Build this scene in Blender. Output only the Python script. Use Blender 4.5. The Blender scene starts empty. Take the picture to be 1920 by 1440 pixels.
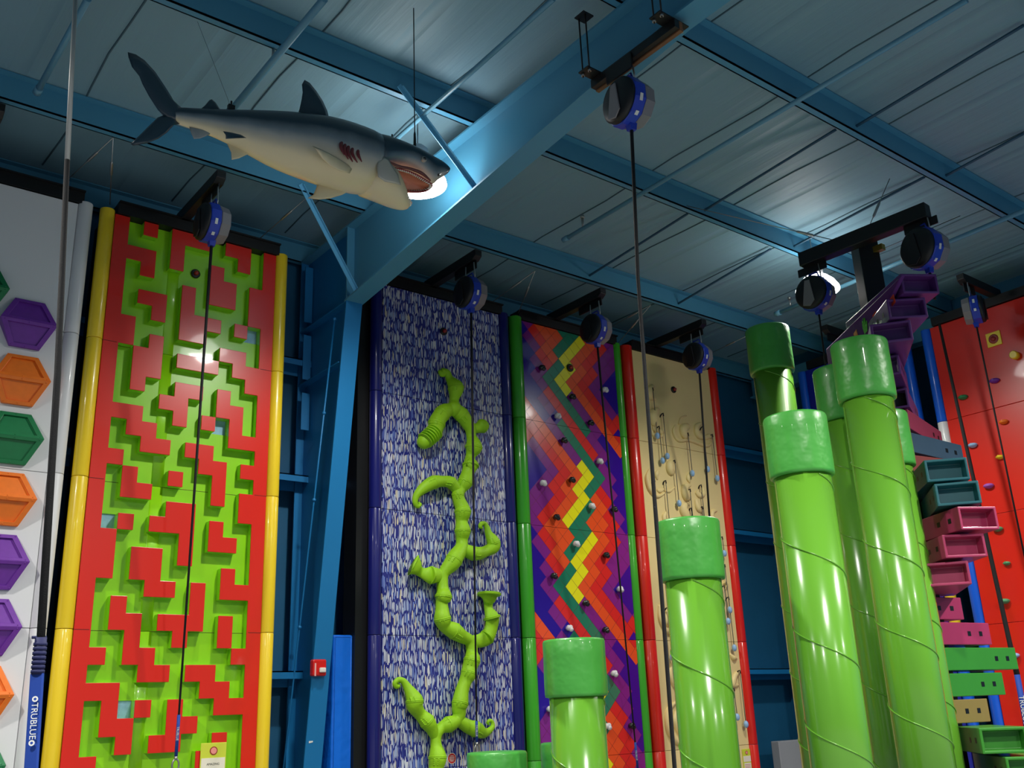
import bpy, math, random
from mathutils import Vector, Matrix
random.seed(7)
S = bpy.context.scene
COL = S.collection
EYE = 1.69
# ---------------------------------------------------------------- camera
FPX = 1846.14
YAW, PIT, ROL = math.radians(38.70155), math.radians(18.69321), math.radians(-2.36526)
cf = Vector((math.sin(YAW)*math.cos(PIT), math.cos(YAW)*math.cos(PIT), math.sin(PIT)))
r0 = Vector((math.cos(YAW), -math.sin(YAW), 0)); u0 = r0.cross(cf)
cr = math.cos(ROL)*r0 + math.sin(ROL)*u0
cu = math.cos(ROL)*u0 - math.sin(ROL)*r0
cam = bpy.data.objects.new('camera', bpy.data.cameras.new('camera')); COL.objects.link(cam)
cam.matrix_world = Matrix(((cr.x, cu.x, -cf.x, 0), (cr.y, cu.y, -cf.y, 0), (cr.z, cu.z, -cf.z, EYE), (0, 0, 0, 1)))
cam.data.sensor_width = 36; cam.data.lens = 36*FPX/1920; cam.data.clip_end = 200
S.camera = cam
# ---------------------------------------------------------------- view, world, lamps
S.view_settings.view_transform = 'Standard'; S.view_settings.look = 'None'
S.view_settings.gamma = 1; S.view_settings.use_curve_mapping = False
S.view_settings.exposure = 0.0
w = bpy.data.worlds.new('hall'); S.world = w; w.use_nodes = True
w.node_tree.nodes['Background'].inputs[0].default_value = (0.50, 0.74, 0.95, 1)
w.node_tree.nodes['Background'].inputs[1].default_value = 0.17
LAMPS = [(4.05, 6.22, 4.40), (9.13, 5.81, 4.50), (13.7-15.0, 5.9, 4.2),
         (-1.2, 1.0, 4.2), (3.9, 1.0, 4.2), (8.8, 1.0, 4.2), (3.9, -3.8, 4.2), (8.8, -3.8, 4.2)]
for i, (x, y, z) in enumerate(LAMPS):
    l = bpy.data.lights.new('high_bay_spot', 'SPOT'); l.energy = 640 if i < 3 else 1150
    l.spot_size = math.radians(158); l.spot_blend = 0.75; l.shadow_soft_size = 0.13; l.color = (1.0, 0.97, 0.9)
    o = bpy.data.objects.new('high_bay_spot', l); COL.objects.link(o); o.location = (x, y, z+EYE-0.10)

# ---------------------------------------------------------------- pixel -> place helpers (the photograph's frame)
def ray(x, y): return cf*FPX + cr*(x-960) - cu*(y-720)
def onY(x, y, Y): d = ray(x, y); d = d*(Y/d.y); return Vector((d.x, d.y, d.z+EYE))
def onX(x, y, X): d = ray(x, y); d = d*(X/d.x); return Vector((d.x, d.y, d.z+EYE))
def onZ(x, y, Z): d = ray(x, y); d = d*((Z-EYE)/d.z); return Vector((d.x, d.y, d.z+EYE))
PW = 8.56          # plane of the long climbing wall
XR = 11.70         # plane of the side climbing wall
MOD = 1.25         # height of one wall module

# ---------------------------------------------------------------- materials
def srgb(c): return tuple(((v/255)/12.92 if v/255 <= .04045 else ((v/255+.055)/1.055)**2.4) for v in c)
MATS = {}
def mat(name, c, rough=.45, metal=0, spec=.5, bump=0, bscale=40, coat=0, noise=0, nscale=6, emit=0, trans=0, alpha=None):
    if name in MATS: return MATS[name]
    m = bpy.data.materials.new(name); m.use_nodes = True; nt = m.node_tree; b = nt.nodes['Principled BSDF']
    col = (*srgb(c), 1)
    b.inputs['Base Color'].default_value = col
    b.inputs['Roughness'].default_value = rough; b.inputs['Metallic'].default_value = metal
    b.inputs['Specular IOR Level'].default_value = spec; b.inputs['Coat Weight'].default_value = coat
    b.inputs['Coat Roughness'].default_value = .06
    if noise:
        tc = nt.nodes.new('ShaderNodeTexCoord'); n = nt.nodes.new('ShaderNodeTexNoise'); n.inputs['Scale'].default_value = nscale
        n.inputs['Detail'].default_value = 5; nt.links.new(tc.outputs['Object'], n.inputs['Vector'])
        mx = nt.nodes.new('ShaderNodeMix'); mx.data_type = 'RGBA'
        mx.inputs['A'].default_value = tuple(v*(1-noise) for v in col[:3])+(1,); mx.inputs['B'].default_value = tuple(min(1, v*(1+noise)) for v in col[:3])+(1,)
        nt.links.new(n.outputs['Fac'], mx.inputs['Factor']); nt.links.new(mx.outputs['Result'], b.inputs['Base Color'])
    if bump:
        tc = nt.nodes.new('ShaderNodeTexCoord'); n = nt.nodes.new('ShaderNodeTexNoise'); n.inputs['Scale'].default_value = bscale
        nt.links.new(tc.outputs['Object'], n.inputs['Vector'])
        bp = nt.nodes.new('ShaderNodeBump'); bp.inputs['Strength'].default_value = bump; bp.inputs['Distance'].default_value = .02
        nt.links.new(n.outputs['Fac'], bp.inputs['Height']); nt.links.new(bp.outputs['Normal'], b.inputs['Normal'])
    if emit:
        b.inputs['Emission Color'].default_value = (1, .98, .95, 1); b.inputs['Emission Strength'].default_value = emit
    if trans: b.inputs['Transmission Weight'].default_value = trans
    MATS[name] = m; return m
def gloss(name, c, **k):
    k.setdefault('rough', .32); k.setdefault('coat', .35); return mat(name, c, **k)
RED = gloss('red_plastic', (222, 34, 16)); LIME = gloss('lime_plastic', (146, 214, 16)); YEL = gloss('yellow_plastic', (250, 214, 40))
WHITE = mat('white_plastic', (226, 226, 228), rough=.42, coat=.15); NAVYT = gloss('navy_tube', (24, 26, 110)); GREENT = gloss('green_tube', (62, 170, 38))
CREAM = mat('cream_panel', (236, 214, 150), rough=.5, noise=.05, nscale=3); BLUET = gloss('blue_tube', (18, 96, 226)); NAVY = gloss('navy_panel', (18, 36, 160))
BLACK = mat('black_steel', (14, 14, 16), rough=.45); BLACKW = mat('black_webbing', (22, 22, 25), rough=.85, bump=.4, bscale=300)
STEELB = mat('blue_painted_steel', (72, 140, 172), rough=.42, noise=.05, nscale=2)
STEELC = mat('blue_painted_column', (24, 118, 178), rough=.42, noise=.05, nscale=2)
LINER = mat('teal_wall_liner', (20, 92, 132), rough=.6, bump=.35, bscale=5, noise=.1, nscale=3)
CHROME = mat('galvanised_steel', (170, 172, 172), rough=.35, metal=.9)
POLE = gloss('lime_green_pole', (98, 160, 46), rough=.22, coat=.5); 
CAPM = mat('green_vinyl_pad', (74, 166, 66), rough=.38, coat=.25, bump=.5, bscale=9)
VINE = mat('vine_foam', (150, 206, 14), rough=.6, bump=.15, bscale=30)
PURP = mat('purple_resin', (112, 44, 160), rough=.48, noise=.15, nscale=20, coat=.15); ORNG = mat('orange_resin', (244, 120, 22), rough=.48, noise=.12, nscale=20, coat=.15)
GRN = mat('green_resin', (16, 122, 70), rough=.48, noise=.12, nscale=20, coat=.15)
MATB = mat('blue_vinyl_mat', (10, 110, 228), rough=.38, bump=.6, bscale=7, coat=.2)
CASEB = mat('belay_blue_casing', (30, 60, 180), rough=.4); CASEG = mat('belay_grey_casing', (128, 124, 128), rough=.4); CASEK = mat('belay_black_cover', (18, 18, 22), rough=.5)
LABEL = mat('white_label', (225, 225, 220), rough=.5); WOOD = mat('timber', (120, 82, 52), rough=.7, noise=.3, nscale=12)
SLEEVE = mat('blue_webbing_sleeve', (24, 66, 160), rough=.7); PIPE = mat('painted_pipe', (96, 150, 176), rough=.4)
DARKBTN = mat('buzzer_black', (12, 12, 14), rough=.35); REDBTN = mat('buzzer_red', (150, 22, 22), rough=.3, coat=.5)
BALLB = mat('pale_blue_ball', (150, 190, 232), rough=.35); CORD = mat('grey_cord', (90, 92, 88), rough=.8)
LIGHTBRACE = mat('pale_blue_brace', (96, 170, 210), rough=.4)

def ceiling_mat():
    m = bpy.data.materials.new('roof_insulation'); m.use_nodes = True; nt = m.node_tree; b = nt.nodes['Principled BSDF']
    b.inputs['Roughness'].default_value = .55; L = nt.links.new
    tc = nt.nodes.new('ShaderNodeTexCoord'); mp = nt.nodes.new('ShaderNodeMapping'); mp.inputs['Scale'].default_value = (3.2, .22, 1)
    L(tc.outputs['Object'], mp.inputs['Vector'])
    n = nt.nodes.new('ShaderNodeTexNoise'); n.inputs['Scale'].default_value = 1.6; n.inputs['Detail'].default_value = 6; L(mp.outputs[0], n.inputs['Vector'])
    wv = nt.nodes.new('ShaderNodeTexWave'); wv.inputs['Scale'].default_value = .27; wv.inputs['Distortion'].default_value = .3; wv.inputs['Detail'].default_value = 0
    L(tc.outputs['Object'], wv.inputs['Vector'])
    rp = nt.nodes.new('ShaderNodeValToRGB'); rp.color_ramp.elements[0].position = .0; rp.color_ramp.elements[1].position = .03
    rp.color_ramp.elements[0].color = (0, 0, 0, 1); L(wv.outputs['Fac'], rp.inputs[0])
    ad = nt.nodes.new('ShaderNodeMath'); ad.operation = 'MULTIPLY_ADD'; ad.inputs[1].default_value = .8; L(rp.outputs[0], ad.inputs[0]); L(n.outputs['Fac'], ad.inputs[2])
    bp = nt.nodes.new('ShaderNodeBump'); bp.inputs['Strength'].default_value = .32; bp.inputs['Distance'].default_value = .06
    L(ad.outputs[0], bp.inputs['Height']); L(bp.outputs['Normal'], b.inputs['Normal'])
    b.inputs['Base Color'].default_value = (*srgb((120, 158, 174)), 1)
    return m
def strokes_mat():
    m = bpy.data.materials.new('brush_stroke_panel'); m.use_nodes = True; nt = m.node_tree; b = nt.nodes['Principled BSDF']; L = nt.links.new
    b.inputs['Roughness'].default_value = .5
    tc = nt.nodes.new('ShaderNodeTexCoord')
    wob = nt.nodes.new('ShaderNodeTexNoise'); wob.inputs['Scale'].default_value = 5; L(tc.outputs['Object'], wob.inputs['Vector'])
    mx0 = nt.nodes.new('ShaderNodeVectorMath'); mx0.operation = 'MULTIPLY_ADD'; mx0.inputs[1].default_value = (.02, 0, .0); L(wob.outputs['Color'], mx0.inputs[0]); L(tc.outputs['Object'], mx0.inputs[2])
    mp = nt.nodes.new('ShaderNodeMapping'); mp.inputs['Scale'].default_value = (80, 0, 8); L(mx0.outputs[0], mp.inputs['Vector'])
    v = nt.nodes.new('ShaderNodeTexVoronoi'); v.feature = 'F1'; v.inputs['Randomness'].default_value = .66; v.inputs['Scale'].default_value = 1; L(mp.outputs[0], v.inputs['Vector'])
    e = nt.nodes.new('ShaderNodeTexVoronoi'); e.feature = 'DISTANCE_TO_EDGE'; e.inputs['Randomness'].default_value = .66; e.inputs['Scale'].default_value = 1; L(mp.outputs[0], e.inputs['Vector'])
    sp = nt.nodes.new('ShaderNodeSeparateColor'); L(v.outputs['Color'], sp.inputs[0])
    rp = nt.nodes.new('ShaderNodeValToRGB'); cr_ = rp.color_ramp; cr_.interpolation = 'CONSTANT'
    cs = [(0, (214, 218, 230)), (.28, (120, 144, 212)), (.42, (226, 216, 184)), (.52, (176, 192, 226)), (.70, (84, 104, 184)), (.80, (236, 236, 238))]
    cr_.elements[0].color = (*srgb(cs[0][1]), 1); cr_.elements[1].position = cs[1][0]; cr_.elements[1].color = (*srgb(cs[1][1]), 1)
    for p, c in cs[2:]:
        el = cr_.elements.new(p); el.color = (*srgb(c), 1)
    L(sp.outputs[0], rp.inputs[0])
    st = nt.nodes.new('ShaderNodeMath'); st.operation = 'GREATER_THAN'; st.inputs[1].default_value = .12; L(e.outputs['Distance'], st.inputs[0])
    mx = nt.nodes.new('ShaderNodeMix'); mx.data_type = 'RGBA'; mx.inputs['A'].default_value = (*srgb((26, 34, 128)), 1); L(rp.outputs[0], mx.inputs['B']); L(st.outputs[0], mx.inputs['Factor'])
    L(mx.outputs['Result'], b.inputs['Base Color'])
    bp = nt.nodes.new('ShaderNodeBump'); bp.inputs['Strength'].default_value = .6; bp.inputs['Distance'].default_value = .01; L(st.outputs[0], bp.inputs['Height']); L(bp.outputs['Normal'], b.inputs['Normal'])
    return m
CEIL = ceiling_mat(); STROKE = strokes_mat()

# ---------------------------------------------------------------- mesh builder
class MB:
    def __init__(s): s.v = []; s.f = []; s.m = []; s.mi = 0; s.sm = []; s.smooth = False
    def face(s, idx): s.f.append(tuple(idx)); s.m.append(s.mi); s.sm.append(s.smooth)
    def poly(s, pts):
        n = len(s.v); s.v += [tuple(p) for p in pts]; s.face(range(n, n+len(pts)))
    def box(s, a, b):
        x0, x1 = sorted((a[0], b[0])); y0, y1 = sorted((a[1], b[1])); z0, z1 = sorted((a[2], b[2]))
        s.hexa([(x0, y0, z0), (x1, y0, z0), (x1, y1, z0), (x0, y1, z0)], [(x0, y0, z1), (x1, y0, z1), (x1, y1, z1), (x0, y1, z1)])
    def hexa(s, lo, hi):
        n = len(s.v); k = len(lo); s.v += [tuple(p) for p in lo]+[tuple(p) for p in hi]
        s.face(range(n+k-1, n-1, -1)); s.face(range(n+k, n+2*k))
        for i in range(k): j = (i+1) % k; s.face((n+i, n+j, n+k+j, n+k+i))
    def bar(s, p, q, wx, wy, up=(0, 0, 1)):
        p = Vector(p); q = Vector(q); d = (q-p).normalized(); a = d.cross(Vector(up))
        if a.length < 1e-4: a = d.cross(Vector((1, 0, 0)))
        a.normalize(); b_ = a.cross(d)
        c = [(-1, -1), (1, -1), (1, 1), (-1, 1)]
        s.hexa([p+a*(i*wx/2)+b_*(j*wy/2) for i, j in c], [q+a*(i*wx/2)+b_*(j*wy/2) for i, j in c])
    def tube(s, pts, rad, n=12, flat=None, caps=True):
        pts = [Vector(p) for p in pts]; k = len(pts)
        if not hasattr(rad, '__len__'): rad = [rad]*k
        T = [(pts[min(i+1, k-1)]-pts[max(i-1, 0)]).normalized() for i in range(k)]
        a = T[0].orthogonal().normalized(); base = len(s.v); sm = s.smooth
        for i in range(k):
            a = (a-T[i]*a.dot(T[i])); a = a.normalized() if a.length > 1e-6 else T[i].orthogonal().normalized()
            b_ = T[i].cross(a)
            for j in range(n):
                t = 2*math.pi*j/n; o = (a*math.cos(t)+b_*math.sin(t))*rad[i]
                if flat: o = o-Vector(flat[0])*(o.dot(Vector(flat[0]))*(1-flat[1]))
                s.v.append(tuple(pts[i]+o))
        s.smooth = True
        for i in range(k-1):
            for j in range(n):
                jj = (j+1) % n; s.face((base+i*n+j, base+i*n+jj, base+(i+1)*n+jj, base+(i+1)*n+j))
        s.smooth = False
        if caps: s.face([base+j for j in range(n)][::-1]); s.face([base+(k-1)*n+j for j in range(n)])
        s.smooth = sm
    def lathe(s, prof, c, ax=(0, 0, 1), n=24):
        ax = Vector(ax).normalized(); a = ax.orthogonal().normalized(); b_ = ax.cross(a); c = Vector(c); base = len(s.v)
        for r, h in prof:
            for j in range(n):
                t = 2*math.pi*j/n; s.v.append(tuple(c+ax*h+(a*math.cos(t)+b_*math.sin(t))*r))
        sm = s.smooth; s.smooth = True
        for i in range(len(prof)-1):
            for j in range(n):
                jj = (j+1) % n; s.face((base+i*n+j, base+i*n+jj, base+(i+1)*n+jj, base+(i+1)*n+j))
        s.smooth = False; s.face([base+j for j in range(n)][::-1]); s.face([base+(len(prof)-1)*n+j for j in range(n)]); s.smooth = sm
    def ball(s, c, r, sx=1, sy=1, sz=1, n=14, m=9):
        c = Vector(c); base = len(s.v)
        for i in range(1, m):
            ph = math.pi*i/m
            for j in range(n):
                t = 2*math.pi*j/n; s.v.append((c.x+r*sx*math.sin(ph)*math.cos(t), c.y+r*sy*math.sin(ph)*math.sin(t), c.z+r*sz*math.cos(ph)))
        s.v.append((c.x, c.y, c.z+r*sz)); s.v.append((c.x, c.y, c.z-r*sz)); tp = len(s.v)-2; bt = tp+1; sm = s.smooth; s.smooth = True
        for i in range(m-2):
            for j in range(n):
                jj = (j+1) % n; s.face((base+i*n+j, base+(i+1)*n+j, base+(i+1)*n+jj, base+i*n+jj))
        for j in range(n):
            jj = (j+1) % n; s.face((tp, base+j, base+jj)); s.face((bt, base+(m-2)*n+jj, base+(m-2)*n+j))
        s.smooth = sm
    def prism(s, poly, axis, a, b):
        # poly of 2D points; axis 'x': (y,z), 'y': (x,z), 'z': (x,y)
        def P(p, t): return (t, p[0], p[1]) if axis == 'x' else (p[0], t, p[1]) if axis == 'y' else (p[0], p[1], t)
        s.hexa([P(p, a) for p in poly], [P(p, b) for p in poly])
    def build(s, name, mats, parent=None, loc=None, bevel=0, seg=2, subs=0):
        me = bpy.data.meshes.new(name)
        vs = s.v
        if loc is not None: vs = [(x-loc[0], y-loc[1], z-loc[2]) for x, y, z in s.v]
        me.from_pydata(vs, [], s.f)
        if not isinstance(mats, (list, tuple)): mats = [mats]
        for m in mats: me.materials.append(m)
        me.polygons.foreach_set('material_index', s.m); me.polygons.foreach_set('use_smooth', s.sm); me.update()
        import bmesh
        bm = bmesh.new(); bm.from_mesh(me); bmesh.ops.recalc_face_normals(bm, faces=bm.faces); bm.to_mesh(me); bm.free()
        o = bpy.data.objects.new(name, me); COL.objects.link(o)
        if loc is not None: o.location = loc
        if parent is not None:
            o.parent = parent
            if loc is not None: o.location = Vector(loc)-Vector(parent.location)
            else: o.location = -Vector(parent.location)
        if bevel:
            md = o.modifiers.new('bevel', 'BEVEL'); md.width = bevel; md.segments = seg; md.limit_method = 'ANGLE'; md.angle_limit = math.radians(40)
        if subs:
            md = o.modifiers.new('sub', 'SUBSURF'); md.levels = subs; md.render_levels = subs
        return o
def tag(o, label=None, cat=None, group=None, kind=None):
    for k, v in (('label', label), ('category', cat), ('group', group), ('kind', kind)):
        if v: o[k] = v
    return o
def thing(name, loc, label, cat, group=None):
    o = bpy.data.objects.new(name, None); COL.objects.link(o); o.location = loc; o.empty_display_size = .1
    return tag(o, label, cat, group)
def one(fn, name, m, label=None, cat=None, group=None, kind=None, parent=None, bevel=0, loc=None, **k):
    b = MB(); fn(b); return tag(b.build(name, m, parent, bevel=bevel, loc=loc, **k), label, cat, group, kind)
def smooth(pts, rad, k=5):
    P = [Vector(p) for p in pts]; R = list(rad); o = []; r = []
    for i in range(len(P)-1):
        p0, p1, p2, p3 = P[max(i-1, 0)], P[i], P[i+1], P[min(i+2, len(P)-1)]
        a0, a1, a2, a3 = R[max(i-1, 0)], R[i], R[i+1], R[min(i+2, len(P)-1)]
        for j in range(k):
            t = j/k; c = lambda a, b, c_, d: .5*((2*b)+(-a+c_)*t+(2*a-5*b+4*c_-d)*t*t+(-a+3*b-3*c_+d)*t**3)
            o.append(c(p0, p1, p2, p3)); r.append(max(.002, c(a0, a1, a2, a3)))
    return o+[P[-1]], r+[R[-1]]

# ================================================================ SETTING
ROOF = 5.10+EYE; PB = 4.87+EYE      # underside of the roof lining, bottom of purlins
def st(fn, name, m, **k): return one(fn, name, m, kind='structure', **k)
st(lambda b: b.box((-9, -9, -.2), (12.6, 9.6, 0)), 'floor', mat('rubber_floor', (120, 122, 126), rough=.8))
def f(b):
    b.box((-9, -9, ROOF), (12.6, 9.6, ROOF+.1))
st(f, 'ceiling', CEIL)
st(lambda b: b.box((-9, 9.30, 0), (12.6, 9.45, ROOF)), 'wall_back', LINER)
st(lambda b: b.box((12.35, -9, 0), (12.5, 9.30, ROOF)), 'wall_right', LINER)
# seams of the roof lining (thin folds)
n = 0
def f(b):
    for x in [-3.2+1.22*i for i in range(13)]:
        b.tube([(x+.02*math.sin(y*3.1+x), y, ROOF-.002) for y in [-3+.5*k for k in range(25)]], .008, n=6)
st(f, 'trim_1', mat('lining_seam', (62, 92, 104), rough=.6))
# purlins: things of the building frame
def purlin(Y, x0, x1, label):
    def f(b):
        b.box((x0, Y, PB), (x1, Y+.012, ROOF-.005))
        b.box((x0, Y, PB), (x1, Y+.075, PB+.012)); b.box((x0, Y+.063, PB), (x1, Y+.075, PB+.03))
        b.box((x0, Y-.063, ROOF-.017), (x1, Y, ROOF-.005))
    return one(f, 'roof_purlin', STEELB, label, 'roof beam', 'horizontal roof purlins', loc=(x0, Y, PB))
for Y, t in ((9.14, 'blue roof purlin running along the very top of the back wall'), (7.73, 'blue roof purlin just in front of the belay arms of the long wall'),
             (5.86, 'blue roof purlin passing above the shark body and behind the hung belay'), (4.02, 'blue roof purlin meeting the rafter at the timber belay beam'),
             (2.18, 'blue roof purlin cutting the top right corner of the photo')):
    purlin(Y, -9, 12.3, t)
# main frame: column + rafter at X 4.49
fr = thing('steel_frame', (4.49, 8.9, 0), 'large blue tapered steel column with its rafter running across the ceiling', 'steel frame')
colp = [(9.12, 0), (8.97, 0), (8.1, 4.03+EYE), (8.1, PB-.02), (9.12, PB-.02)]
one(lambda b: b.prism(colp, 'x', 4.484, 4.496), 'column_web', STEELC, parent=fr)
def f(b):
    b.bar((4.49, 8.965, 0), (4.49, 8.095, 4.03+EYE), .18, .016, up=(0, 1, 0))
one(f, 'inner_flange', STEELC, parent=fr)
one(lambda b: b.box((4.40, 9.12, 0), (4.58, 9.135, PB-.02)), 'outer_flange', STEELC, parent=fr)
rp = [(8.1, 4.03+EYE), (3.6, 4.46+EYE), (-9, 4.5+EYE), (-9, PB-.02), (8.1, PB-.02)]
one(lambda b: b.prism(rp, 'x', 4.484, 4.496), 'rafter_web', STEELB, parent=fr)
def f(b):
    b.bar((4.49, 8.12, 4.03+EYE), (4.49, 3.6, 4.46+EYE), .018, .2, up=(1, 0, 0)); b.bar((4.49, 3.6, 4.46+EYE), (4.49, -9, 4.5+EYE), .018, .2, up=(1, 0, 0))
one(f, 'bottom_flange', STEELB, parent=fr)
one(lambda b: b.box((4.39, -9, PB-.022), (4.59, 9.13, PB-.004)), 'top_flange', STEELB, parent=fr)
one(lambda b: b.box((4.40, 8.09, 4.05+EYE), (4.58, 8.105, PB-.02)), 'end_plate', STEELB, parent=fr)
for z, y0 in ((4.03, 8.11), (3.42, 8.24)):
    one(lambda b: b.box((4.40, y0, z+EYE-.012), (4.58, 9.12, z+EYE)), 'stiffener', STEELC, parent=fr)
for z0, z1 in ((3.95, 3.45), (4.75, 4.1), (3.3, 2.9)):
    one(lambda b: b.box((4.38, 8.98, z1+EYE), (4.47, 8.99, z0+EYE)), 'clip_plate', STEELC, parent=fr)
def f(b):
    b.tube([(4.395, 8.30+.2*(4.0-z)*0.98, z+EYE) for z in (3.9, 2, .2, -1.2)], .009, n=8)
    for z in (3.9, 2.95, 2.1, .9): b.ball((4.395, 8.30+.2*(4.0-z)*0.98, z+EYE), .02)
one(f, 'conduit', STEELC, parent=fr)
# second (end) rafter by the right wall
def f(b):
    b.box((12.1, -9, 4.55+EYE), (12.115, 9.1, PB-.02)); b.box((12.02, -9, 4.55+EYE), (12.2, 9.1, 4.57+EYE))
one(f, 'end_rafter', STEELB, 'blue end rafter running above the red side wall into the far corner', 'steel frame')
# girts of the back wall
for z, t in ((3.66, 'highest'), (2.41, 'middle'), (.49, 'lowest')):
    def f(b):
        b.box((-9, 8.99, z+EYE), (12.3, 9.28, z+EYE+.012)); b.box((-9, 8.99, z+EYE-.06), (12.3, 9.0, z+EYE+.012)); b.box((-9, 9.14, z+EYE-.13), (12.3, 9.15, z+EYE))
    one(f, 'wall_girt', STEELC, '%s horizontal blue girt on the wall behind the climbing panels' % t, 'wall beam', 'horizontal girts of the back wall')
# dark posts beside the bays of the back wall
# flange braces (pale angle irons)
def brace(p, q, lab, m=LIGHTBRACE):
    def f(b):
        b.bar(p, q, .05, .006, up=(0, 1, 0)); b.bar(Vector(p)+Vector((.024, 0, 0)), Vector(q)+Vector((.024, 0, 0)), .006, .05, up=(0, 1, 0))
    one(f, 'flange_brace', m, lab, 'brace', 'flange braces of the rafter')
brace(onY(748, 160, 5.84), (4.47, 5.95, 4.27+EYE), 'pale blue diagonal brace just right of the shark snout')
brace(onY(563, 345, 7.72), (4.44, 7.95, 4.06+EYE), 'pale blue diagonal brace meeting the rafter haunch below the shark')
# sag rods
def rod(p, q, r, m, lab, name='sag_rod', cat='rod', grp='sag rods under the roof', sag=0):
    def f(b):
        P = [Vector(p).lerp(Vector(q), t/8) for t in range(9)]
        for i, v in enumerate(P): v.z -= sag*math.sin(math.pi*i/8)
        b.tube(P, r, n=8)
    one(f, name, m, lab, cat, grp)
DKROD = mat('dark_blue_rod', (36, 78, 104), rough=.5)
for a, c, zz, t in (((1320, 395), (1567, 243), 0, 'dark blue sag rod in the middle bay beside the hung belay rope'), ((1600, 240), (1920, 47), 0, 'dark blue sag rod in the upper right bay'),
    ((1100, 520), (1289, 401), 0, 'dark blue sag rod in front of the diamond wall bracket'), ((1267, 572), (1445, 467), 0, 'dark blue sag rod in front of the cream wall bracket'),
    ((1487, 463), (1733, 332), 0, 'dark blue sag rod above the black crossbeam'), ((1767, 333), (1920, 250), 0, 'dark blue sag rod at the right edge above the tower')):
    rod(onZ(*a, 4.93+EYE), onZ(*c, 5.06+EYE), .014, DKROD, t)
# sprinkler pipes
def pipe(a, c, z, r, lab, ends=()):
    p, q = onZ(*a, z+EYE), onZ(*c, z+EYE); q = p+(q-p)*1.0
    def f(b): b.tube([p, q], r, n=14)
    t = thing('sprinkler_pipe', p, lab, 'pipe', 'sprinkler pipes under the roof'); one(f, 'pipe_run', PIPE, parent=t)
    def g(b):
        b.tube([p+(p-q).normalized()*.05, p+(q-p).normalized()*.03], r*1.35, n=14)
    one(g, 'end_cap', PIPE, parent=t)
    for e in ends:
        h = p.lerp(q, e)
        def g(b): b.tube([h+Vector((0, 0, r)), h+Vector((0, 0, .12))], .012, n=8); b.tube([h+Vector((0, 0, .12)), h+Vector((0, 0, .15))], .022, n=8)
        one(g, 'sprinkler_head', CHROME, parent=t)
pipe((1062, 447), (1813, 0), 4.76, .022, 'long pale blue sprinkler pipe crossing the middle of the ceiling', (.06,))
pipe((1460, 587), (1925, 393), 4.70, .026, 'pale blue sprinkler pipe with a capped end behind the lit lamp by the tower', (.06,))
pipe((430, 212), (608, -2), 4.76, .028, 'pale sprinkler pipe rising above the shark tail to the top edge', (.5,))
pipe((735, 268), (1038, -2), 4.76, .020, 'thin sprinkler pipe rising behind the shark head toward the top edge')
pipe((72, 168), (165, -2), 4.80, .024, 'sprinkler pipe at the top left corner behind the bare strap')

# ================================================================ CLIMBING WALLS
SEAMS = [0, 1.25, 2.5, 3.75, 5.0, 6.25]
def wall_base(label, loc): return thing('climbing_wall', loc, label, 'climbing wall', 'climbing walls')
def edge_tube(par, x0, x1, m, lab=None, segm=None):
    r = (x1-x0)/2; c = (x0+x1)/2
    for i in range(5):
        mm = segm[i] if segm else m
        one(lambda b: b.lathe([(r*.97, SEAMS[i]+.002), (r, SEAMS[i]+.008), (r, SEAMS[i+1]-.008+(.03 if i == 4 else 0)), (r*.97, SEAMS[i+1]-.002+(.03 if i == 4 else 0))], (c, PW+.03, 0), n=28), 'edge_tube', mm, parent=par)
def frame_and_rail(par, x0, x1):
    one(lambda b: b.box((x0, PW+.10, 0), (x1, PW+.34, 6.2)), 'support_frame', BLACK, parent=par)
    def f(b): b.box((x0+.1, PW-.02, 6.255), (x1-.06, PW+.16, 6.37)); b.box((x0+.1, PW-.05, 6.36), (x1-.06, PW+.02, 6.375))
    one(f, 'top_rail', BLACK, parent=par)
def panels(par, x0, x1, m, depth=.05):
    for i in range(5):
        one(lambda b: b.box((x0+.002, PW, SEAMS[i]+.002), (x1-.002, PW+depth, SEAMS[i+1]-.002)), 'panel', m, parent=par, bevel=.004)
def arm(par, X):
    def f(b):
        b.prism([(PW+.1, 6.36), (PW+.1, 6.47), (7.66, 6.47), (7.66, 6.40), (7.72, 6.36)], 'x', X-.045, X+.045)
    one(f, 'belay_arm', BLACK, parent=par, bevel=.006)
    def g(b): b.box((X-.006, 7.70, 6.27), (X+.006, 8.10, 6.36)); 
    one(g, 'hanger_plate', BLACK, parent=par)
def buzzer(par, p, nrm=(0, -1, 0), r=.045, plate=None, ring=None):
    n = Vector(nrm)
    if plate: 
        a = n.cross(Vector((0, 0, 1))).normalized()*.09; u = Vector((0, 0, .09)); c = Vector(p)+n*.004
        one(lambda b: b.hexa([c-a-u, c+a-u, c+a+u, c-a+u], [c-a-u+n*.01, c+a-u+n*.01, c+a+u+n*.01, c-a+u+n*.01]), 'buzzer_plate', plate, parent=par, bevel=.01)
    o = one(lambda b: b.lathe([(r, 0), (r, .018), (r*.8, .024)], p, n, n=28), 'finish_buzzer', ring or DARKBTN, parent=par)
    one(lambda b: b.lathe([(r*.55, .0), (r*.5, .04), (r*.3, .055), (.004, .058)], p, n, n=24), 'push_button', REDBTN, parent=par)

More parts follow.
